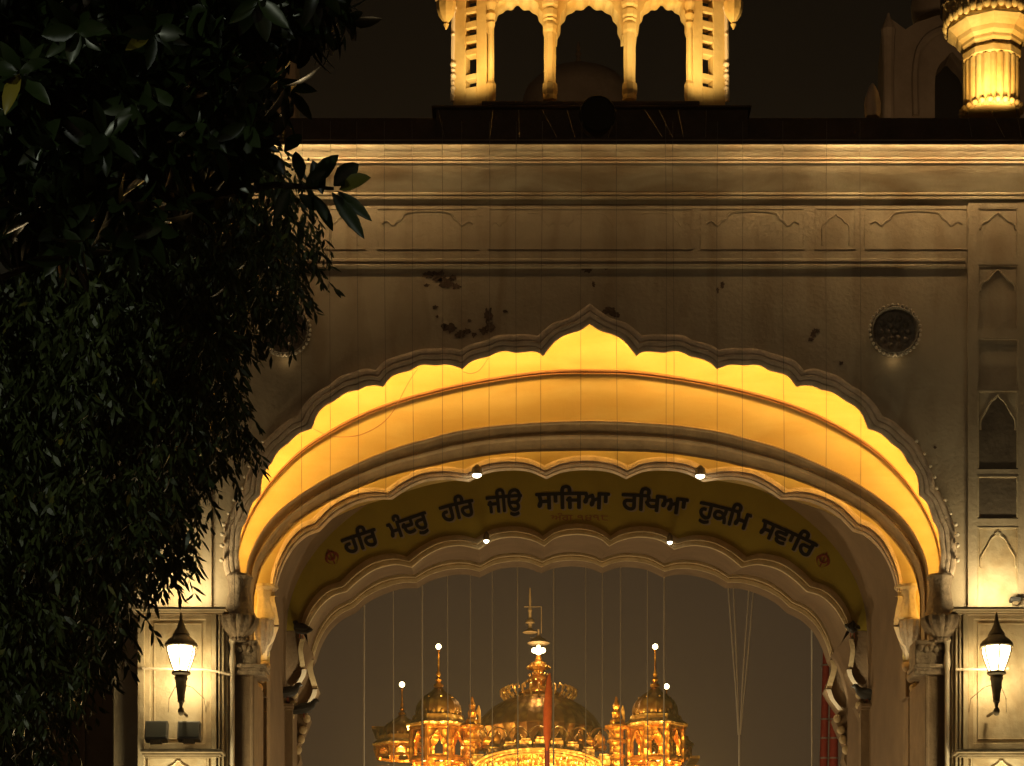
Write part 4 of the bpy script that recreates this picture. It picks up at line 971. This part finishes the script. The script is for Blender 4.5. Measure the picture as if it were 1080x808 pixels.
mb = MB(); mb.plathe(568, YT+9, [(2,680),(9,680),(12,678.5),(8,675),(3,672),(1.2,670),(1.2,664)], seg=20); mb.plathe(559, YT+9, [(6,668),(8,667),(5,665),(2,663),(2,658),(5,657),(4,654),(1.6,652),(1.6,646),(2.4,644),(1,640),(1.4,634),(.6,620)], seg=14)
mb.tube([P(571,668,YT+9), P(571,640,YT+9), P(553,640,YT+9)], U(.6, YT), 6); mb.tube([P(559,672,YT+9), P(565,675,YT+9)], U(.6, YT), 5); subp(mb, 'umbrella_finial', 'jamb', dome, True)
# arcade of small arches before the dome
for i in range(-3, 4):
    mb = MB(); cx = 568+i*21.5; yb = 777+abs(i)*.6
    mb.tube([P(cx+10*math.cos(PI-PI*t/14), yb-11*math.sin(PI*t/14), YT+1.5+abs(i)*.3) for t in range(15)], U(.9, YT), 6)
    mb.tube([P(cx-10.7, yb+1, YT+1.5), P(cx-10.7, 806, YT+1.5)], U(1.5, YT), 6)
    subp(mb, 'arcade_arch', 'goldpale', temple, True)
mb = MB(); rr = random.Random(5)
for i in range(-3, 4):
    cx = 568+i*21.5-10.7; mb.plathe(cx, YT+.8, [(3,792),(6,790),(6,788),(4,786),(5.5,782),(4,779),(1,776),(.5,773)], seg=12, lobes=6, depth=.1)
    mb.plathe(cx+10.7, YT+1.2, [(5,792),(7,790),(7,788),(5,785),(6,781),(5,777),(2,774),(.6,771)], seg=12, lobes=6, depth=.1)
subp(mb, 'small_dome', 'gold', temple, True)
mb = MB()
for i in range(-4, 5):
    cx = 571+i*16.5; y = 784+abs(i)**1.8*1.5; mb.pbox(cx-6.5, y-4.5, cx+6.5, y+3.5, YT-.2, 1); mb.pbox(cx-5, y-7, cx+5, y-4.5, YT-.1, .8)
subp(mb, 'merlon', 'goldpale', temple)
mb = MB()                                                     # curved pediment with embossed ribs
pe = [(568+68*math.cos(PI-PI*t/40), 812-22.5*math.sin(PI*t/40)**.85) for t in range(41)]
mb.plate(pe, YT-.6, 1.2); ped = subp(mb, 'pediment', 'gold', temple)
mb = MB()
for k_, yy in ((1.0,0),(.9,3),(.78,6)): mb.tube([P(568+(x-568)*k_, 812-(812-y)*k_, YT-.7) for x, y in pe], U(1.2, YT), 6)
for i in range(-10, 11):
    x = 568+i*5.6; h = 22.5*math.sqrt(max(.0, 1-(i*5.6/68)**2))*.72
    mb.tube([P(x, 812, YT-.65), P(x+.4*i, 812-h, YT-.65)], U(.8, YT), 5); mb.ball(P(x, 812-h*.6, YT-.7), U(1.6, YT), 6, 5, 1.6)
subp(mb, 'embossed_rib', 'goldpale', ped, True)
# little side towers
for cx, tp, nm in ((498,735,0),(650,735,1)):
    mb = MB(); mb.plathe(cx, YT+1, [(8,812),(8,800),(10,799),(10,797),(7.5,796),(7.5,784),(10.5,783),(10.5,781),(8,780),(8,770),(13,768),(13,766),(8,764),(7,760),(4,757),(5,752),(3,748),(4,744),(2,740),(1,tp)], seg=8, rot=PI/8)
    for y in (773, 788, 803):
        for dx in (-4, 0, 4): mb.ball(P(cx+dx, y, YT+.55), U(1.2, YT), 6, 5, 1.8)
    subp(mb, 'corner_tower', 'gold', temple)
    mb = MB(); mb.tube([P(cx+7, 764, YT+1), P(cx+8, 756, YT+1), P(cx+6.5, 750, YT+1), P(cx+7, 744, YT+1)], [U(2.4,YT),U(1.2,YT),U(2.4,YT),U(.5,YT)], 8); subp(mb, 'finial', 'goldpale', temple, True)
# its floodlights
G = (1, .67, .19)
for x, y, Y, e_ in ((462,832,YT-4,1100),(691,832,YT-4,1100),(568,840,YT-7,2000),(520,838,YT-6,1300),(615,838,YT-6,1300),(415,820,YT+6,700),(650,835,YT-3,500),(735,830,YT+2,400)):
    lamp('temple_uplight', 'POINT', P(x, y, Y), G, e_*2.6, .3)
for x in (462, 691, 424): lamp('kiosk_lamp', 'POINT', P(x, 795, YT+2 if x != 424 else YT+12), G, 380, .3)
lamp('crown_lamp', 'POINT', P(552, 742, YT+3), G, 160, .2); lamp('crown_lamp', 'POINT', P(584, 742, YT+3), G, 160, .2)
lamp('bulb_light', 'POINT', P(568, 690, YT+7), (1, .7, .3), 300, .2)
# saffron flag pole in front of it
root = empty('flagpole', (P(577,0,100).x, 100, 0)); mb = MB()
mb.tube([Vector((P(577,0,100).x, 100, 0)), P(577, 795, 100), P(577.5, 712, 100)], [.16, .12, .07], 10); mb.build('pole', M['redwrap'], root, True)
mb = MB(); mb.tube([P(577,792,99.9), P(577,775,99.9), P(577.5,750,99.9), P(578.5,730,99.9), P(579,716,99.9), P(580,710,99.9)], [.06,.22,.26,.2,.12,.03], 10, .6); mb.build('pennant', M['orange'], root, True)
fin(root, 'tall flagpole wrapped in saffron cloth in front of the golden temple', 'flagpole')
lamp('flag_light', 'SPOT', P(577, 850, 92), (1, .7, .4), 2600, .2, P(577, 750, 100), 60, .6)

# ------------------------------------------------------------------ trees
def leaf_mesh(mb, p, d, nrm, L, W, bend=.15, broad=False):
    d = d.normalized(); sd = d.cross(nrm)
    if sd.length < 1e-4: return
    sd.normalize(); up = sd.cross(d)
    if broad:
        st = ((0,.06),(.18,.62),(.42,1.0),(.68,.86),(.88,.45),(1,.03)); vs = []
        for t, w_ in st:
            c = p+d*L*t+up*(-bend*L*t*t)
            vs += [c+sd*W*w_+up*W*w_*.28, c, c-sd*W*w_+up*W*w_*.28]
        fs = []
        for i in range(len(st)-1):
            a = i*3; fs += [(a, a+1, a+4, a+3), (a+1, a+2, a+5, a+4)]
        mb.add(vs, fs)
    else:
        a = p; b = p+d*L*.38-up*bend*L*.12; c = p+d*L*.72-up*bend*L*.45; e_ = p+d*L-up*bend*L
        mb.add([a, b+sd*W, b-sd*W, c+sd*W*.72, c-sd*W*.72, e_], [(0,2,1),(1,2,4,3),(3,4,5)])
def inside(x, y, poly):
    r = False; j = len(poly)-1
    for i in range(len(poly)):
        xi, yi = poly[i]; xj, yj = poly[j]
        if (yi > y) != (yj > y) and x < (xj-xi)*(y-yi)/(yj-yi)+xi: r = not r
        j = i
    return r
rt = random.Random(11)
# narrow-leaved tree (drooping sprays)
polyN = [(-60,120),(60,120),(200,150),(290,170),(318,205),(332,250),(338,292),(318,335),(292,362),(250,392),(240,410),(262,432),(268,470),(252,502),(220,520),(212,548),(208,585),(196,612),(165,632),(148,660),(140,690),(120,705),(98,735),(70,770),(62,815),(62,900),(-60,900)]
crown = MB(); YN = 12.5
def spray(c, L, mb, n, Y):
    # a drooping twig with leaves along it
    az = rt.uniform(0, 2*PI); dr = Vector((math.cos(az), math.sin(az), rt.uniform(-.9, -.1))).normalized()
    p = c.copy(); seg = L/n
    for i in range(n):
        dr = (dr+Vector((0, 0, -.16))).normalized(); p = p+dr*seg
        for k in range(2):
            a2 = rt.uniform(0, 2*PI); ld = (dr*.5+Vector((math.cos(a2)*.55, math.sin(a2)*.55, rt.uniform(-.9, .0)))).normalized()
            leaf_mesh(mb, p, ld, Vector((rt.uniform(-1, 1), rt.uniform(-1, 1), rt.uniform(-.3, 1))), rt.uniform(.055, .105), rt.uniform(.008, .014), rt.uniform(.05, .4))
cnt = 0
while cnt < 2900:
    x = rt.uniform(-60, 345); y = rt.uniform(110, 900)
    if not inside(x+7, y+9, polyN): continue
    if y < 220 and rt.random() < .5: continue
    Y = YN+rt.uniform(-.3, 1.8)
    spray(P(x, y-14, Y), rt.uniform(.16, .32), crown, 6, Y); cnt += 1
for k in range(150):                                          # denser drooping tufts standing forward of the mass
    while True:
        x = rt.uniform(-60, 345); y = rt.uniform(130, 860)
        if inside(x+52, y+20, polyN) and inside(x+36, y+60, polyN) and inside(x+30, y, polyN): break
    Y = rt.uniform(10.9, 12.0); c = P(x, y-24, Y)
    for q in range(26):
        o_ = Vector((rt.gauss(0, .13), rt.gauss(0, .13), -abs(rt.gauss(0, .16))))
        spray(c+o_, rt.uniform(.14, .30), crown, 6, Y)
treeN = empty('drooping_tree', (P(40,0,13).x, 13, 0), 'dark drooping tree with narrow leaves filling the left side', 'tree')
crown.build('crown', M['leafn'], treeN)
mb = MB(); x0 = P(-10,0,13).x
mb.tube([Vector((x0-.3, 13, 0)), Vector((x0-.2, 13, 1.6)), Vector((x0, 12.9, 3.2)), Vector((x0+.25, 12.7, 4.6)), Vector((x0+.5, 12.6, 6)), Vector((x0+.6, 12.6, 7.2))], [.26,.2,.17,.13,.09,.04], 10)
for tx, ty in ((250,300),(190,450),(120,600),(60,700),(180,220),(290,260),(230,430)):
    t = P(tx, ty, 12.6); h = max(3.0, min(6.5, t.z+.1)); b = Vector((x0+.05+(h-3)*.15, 12.8, h-.6)); mb.tube([b, b.lerp(t, .5)+Vector((0, 0, .15)), t], [.06,.035,.01], 6)
mb.build('trunk', M['bark'], treeN, True)
# dense inner twigs and older leaves deeper in the crown
# broad-leaved tree
polyB = [(-60,-60),(350,-60),(372,-8),(345,30),(300,55),(282,90),(290,130),(285,170),(240,200),(190,235),(120,260),(60,255),(-60,260)]
cb = MB(); cnt = 0
while cnt < 620:
    x = rt.uniform(-60, 372); y = rt.uniform(-60, 262)
    if not inside(x+6, y, polyB): continue
    Y = 8.6+rt.uniform(-.8, 1.0); c = P(x, y, Y)
    ax = Vector((rt.uniform(-1, 1), rt.uniform(-1, .3), rt.uniform(-.7, .5))).normalized()
    for k in range(rt.randint(7, 11)):
        a = k*2.4; s1 = ax.orthogonal().normalized(); s2 = ax.cross(s1)
        d = (ax*.45+(s1*math.cos(a)+s2*math.sin(a))*.8+Vector((0, 0, -.25))).normalized()
        leaf_mesh(cb, c+ax*.012*k, d, ax+Vector((0, 0, .3)), rt.uniform(.10, .165), rt.uniform(.022, .034), rt.uniform(.0, .3), True)
    cnt += 1
# the spray reaching over the lit cornice
hero = [((330,196),(356,162),14),((352,196),(378,172),13),((358,200),(390,186),13),((340,205),(330,168),10),((330,205),(352,243),9),((350,203),(384,250),10),((356,202),(392,232),8),((332,210),(345,232),8),((318,190),(312,158),9),((322,196),(345,180),10),((315,205),(335,222),8),((300,160),(318,140),9),((300,185),(282,160),10),((305,200),(290,232),9)]
for (bx, by), (tx, ty), wd in hero:
    b = P(bx, by, 8.2); t = P(tx, ty, 8.2+rt.uniform(-.08, .08)); d = t-b
    leaf_mesh(cb, b, d, Vector((rt.uniform(-.2, .3), -1, rt.uniform(.0, .5))), d.length, U(wd*.82, 8.2), .06, True)
def berry(x, y): cb.ball(P(x, y, 8.3), U(1.6, 8.2), 6, 5)
for i in range(26): berry(300+rt.gauss(10, 8), 176+rt.gauss(0, 11))
treeB = empty('broadleaf_tree', (P(-150,0,9).x, 9.0, 0), 'near tree with big glossy oval leaves across the upper left corner', 'tree')
cb.build('crown', M['leafb'], treeB, smooth=True)
mb = MB(); xb = P(-150,0,9).x
mb.tube([Vector((xb, 9, 0)), Vector((xb+.05, 9, 2.5)), Vector((xb+.2, 8.9, 4.5)), Vector((xb+.35, 8.8, 6.5))], [.2,.16,.12,.05], 10)
for pts in ([(-120,330),(40,270),(180,215),(290,195),(352,199)],[(-130,200),(60,120),(200,60),(340,10)],[(-130,150),(20,60),(120,-20)],[(-120,300),(0,180),(150,120),(270,110)]):
    mb.tube([P(x, y, 8.5 if i < 3 else 8.25) for i, (x, y) in enumerate(pts)], [.05,.035,.02,.012,.006][:len(pts)], 6)
mb.build('trunk', M['bark'], treeB, True)
# street lamp glow that glints on the leaves (a lamp behind the photographer)
lamp('street_lamp_glow', 'SPOT', (-6.5, 1.0, 6.5), (.96, 1, .72), 600, .10, P(110, 470, 9.5), 46, 1)
lamp('street_lamp_glow', 'SPOT', (1.5, 2.0, 9.5), (.96, 1, .8), 110, .08, P(120, 300, 9.5), 45, .7)
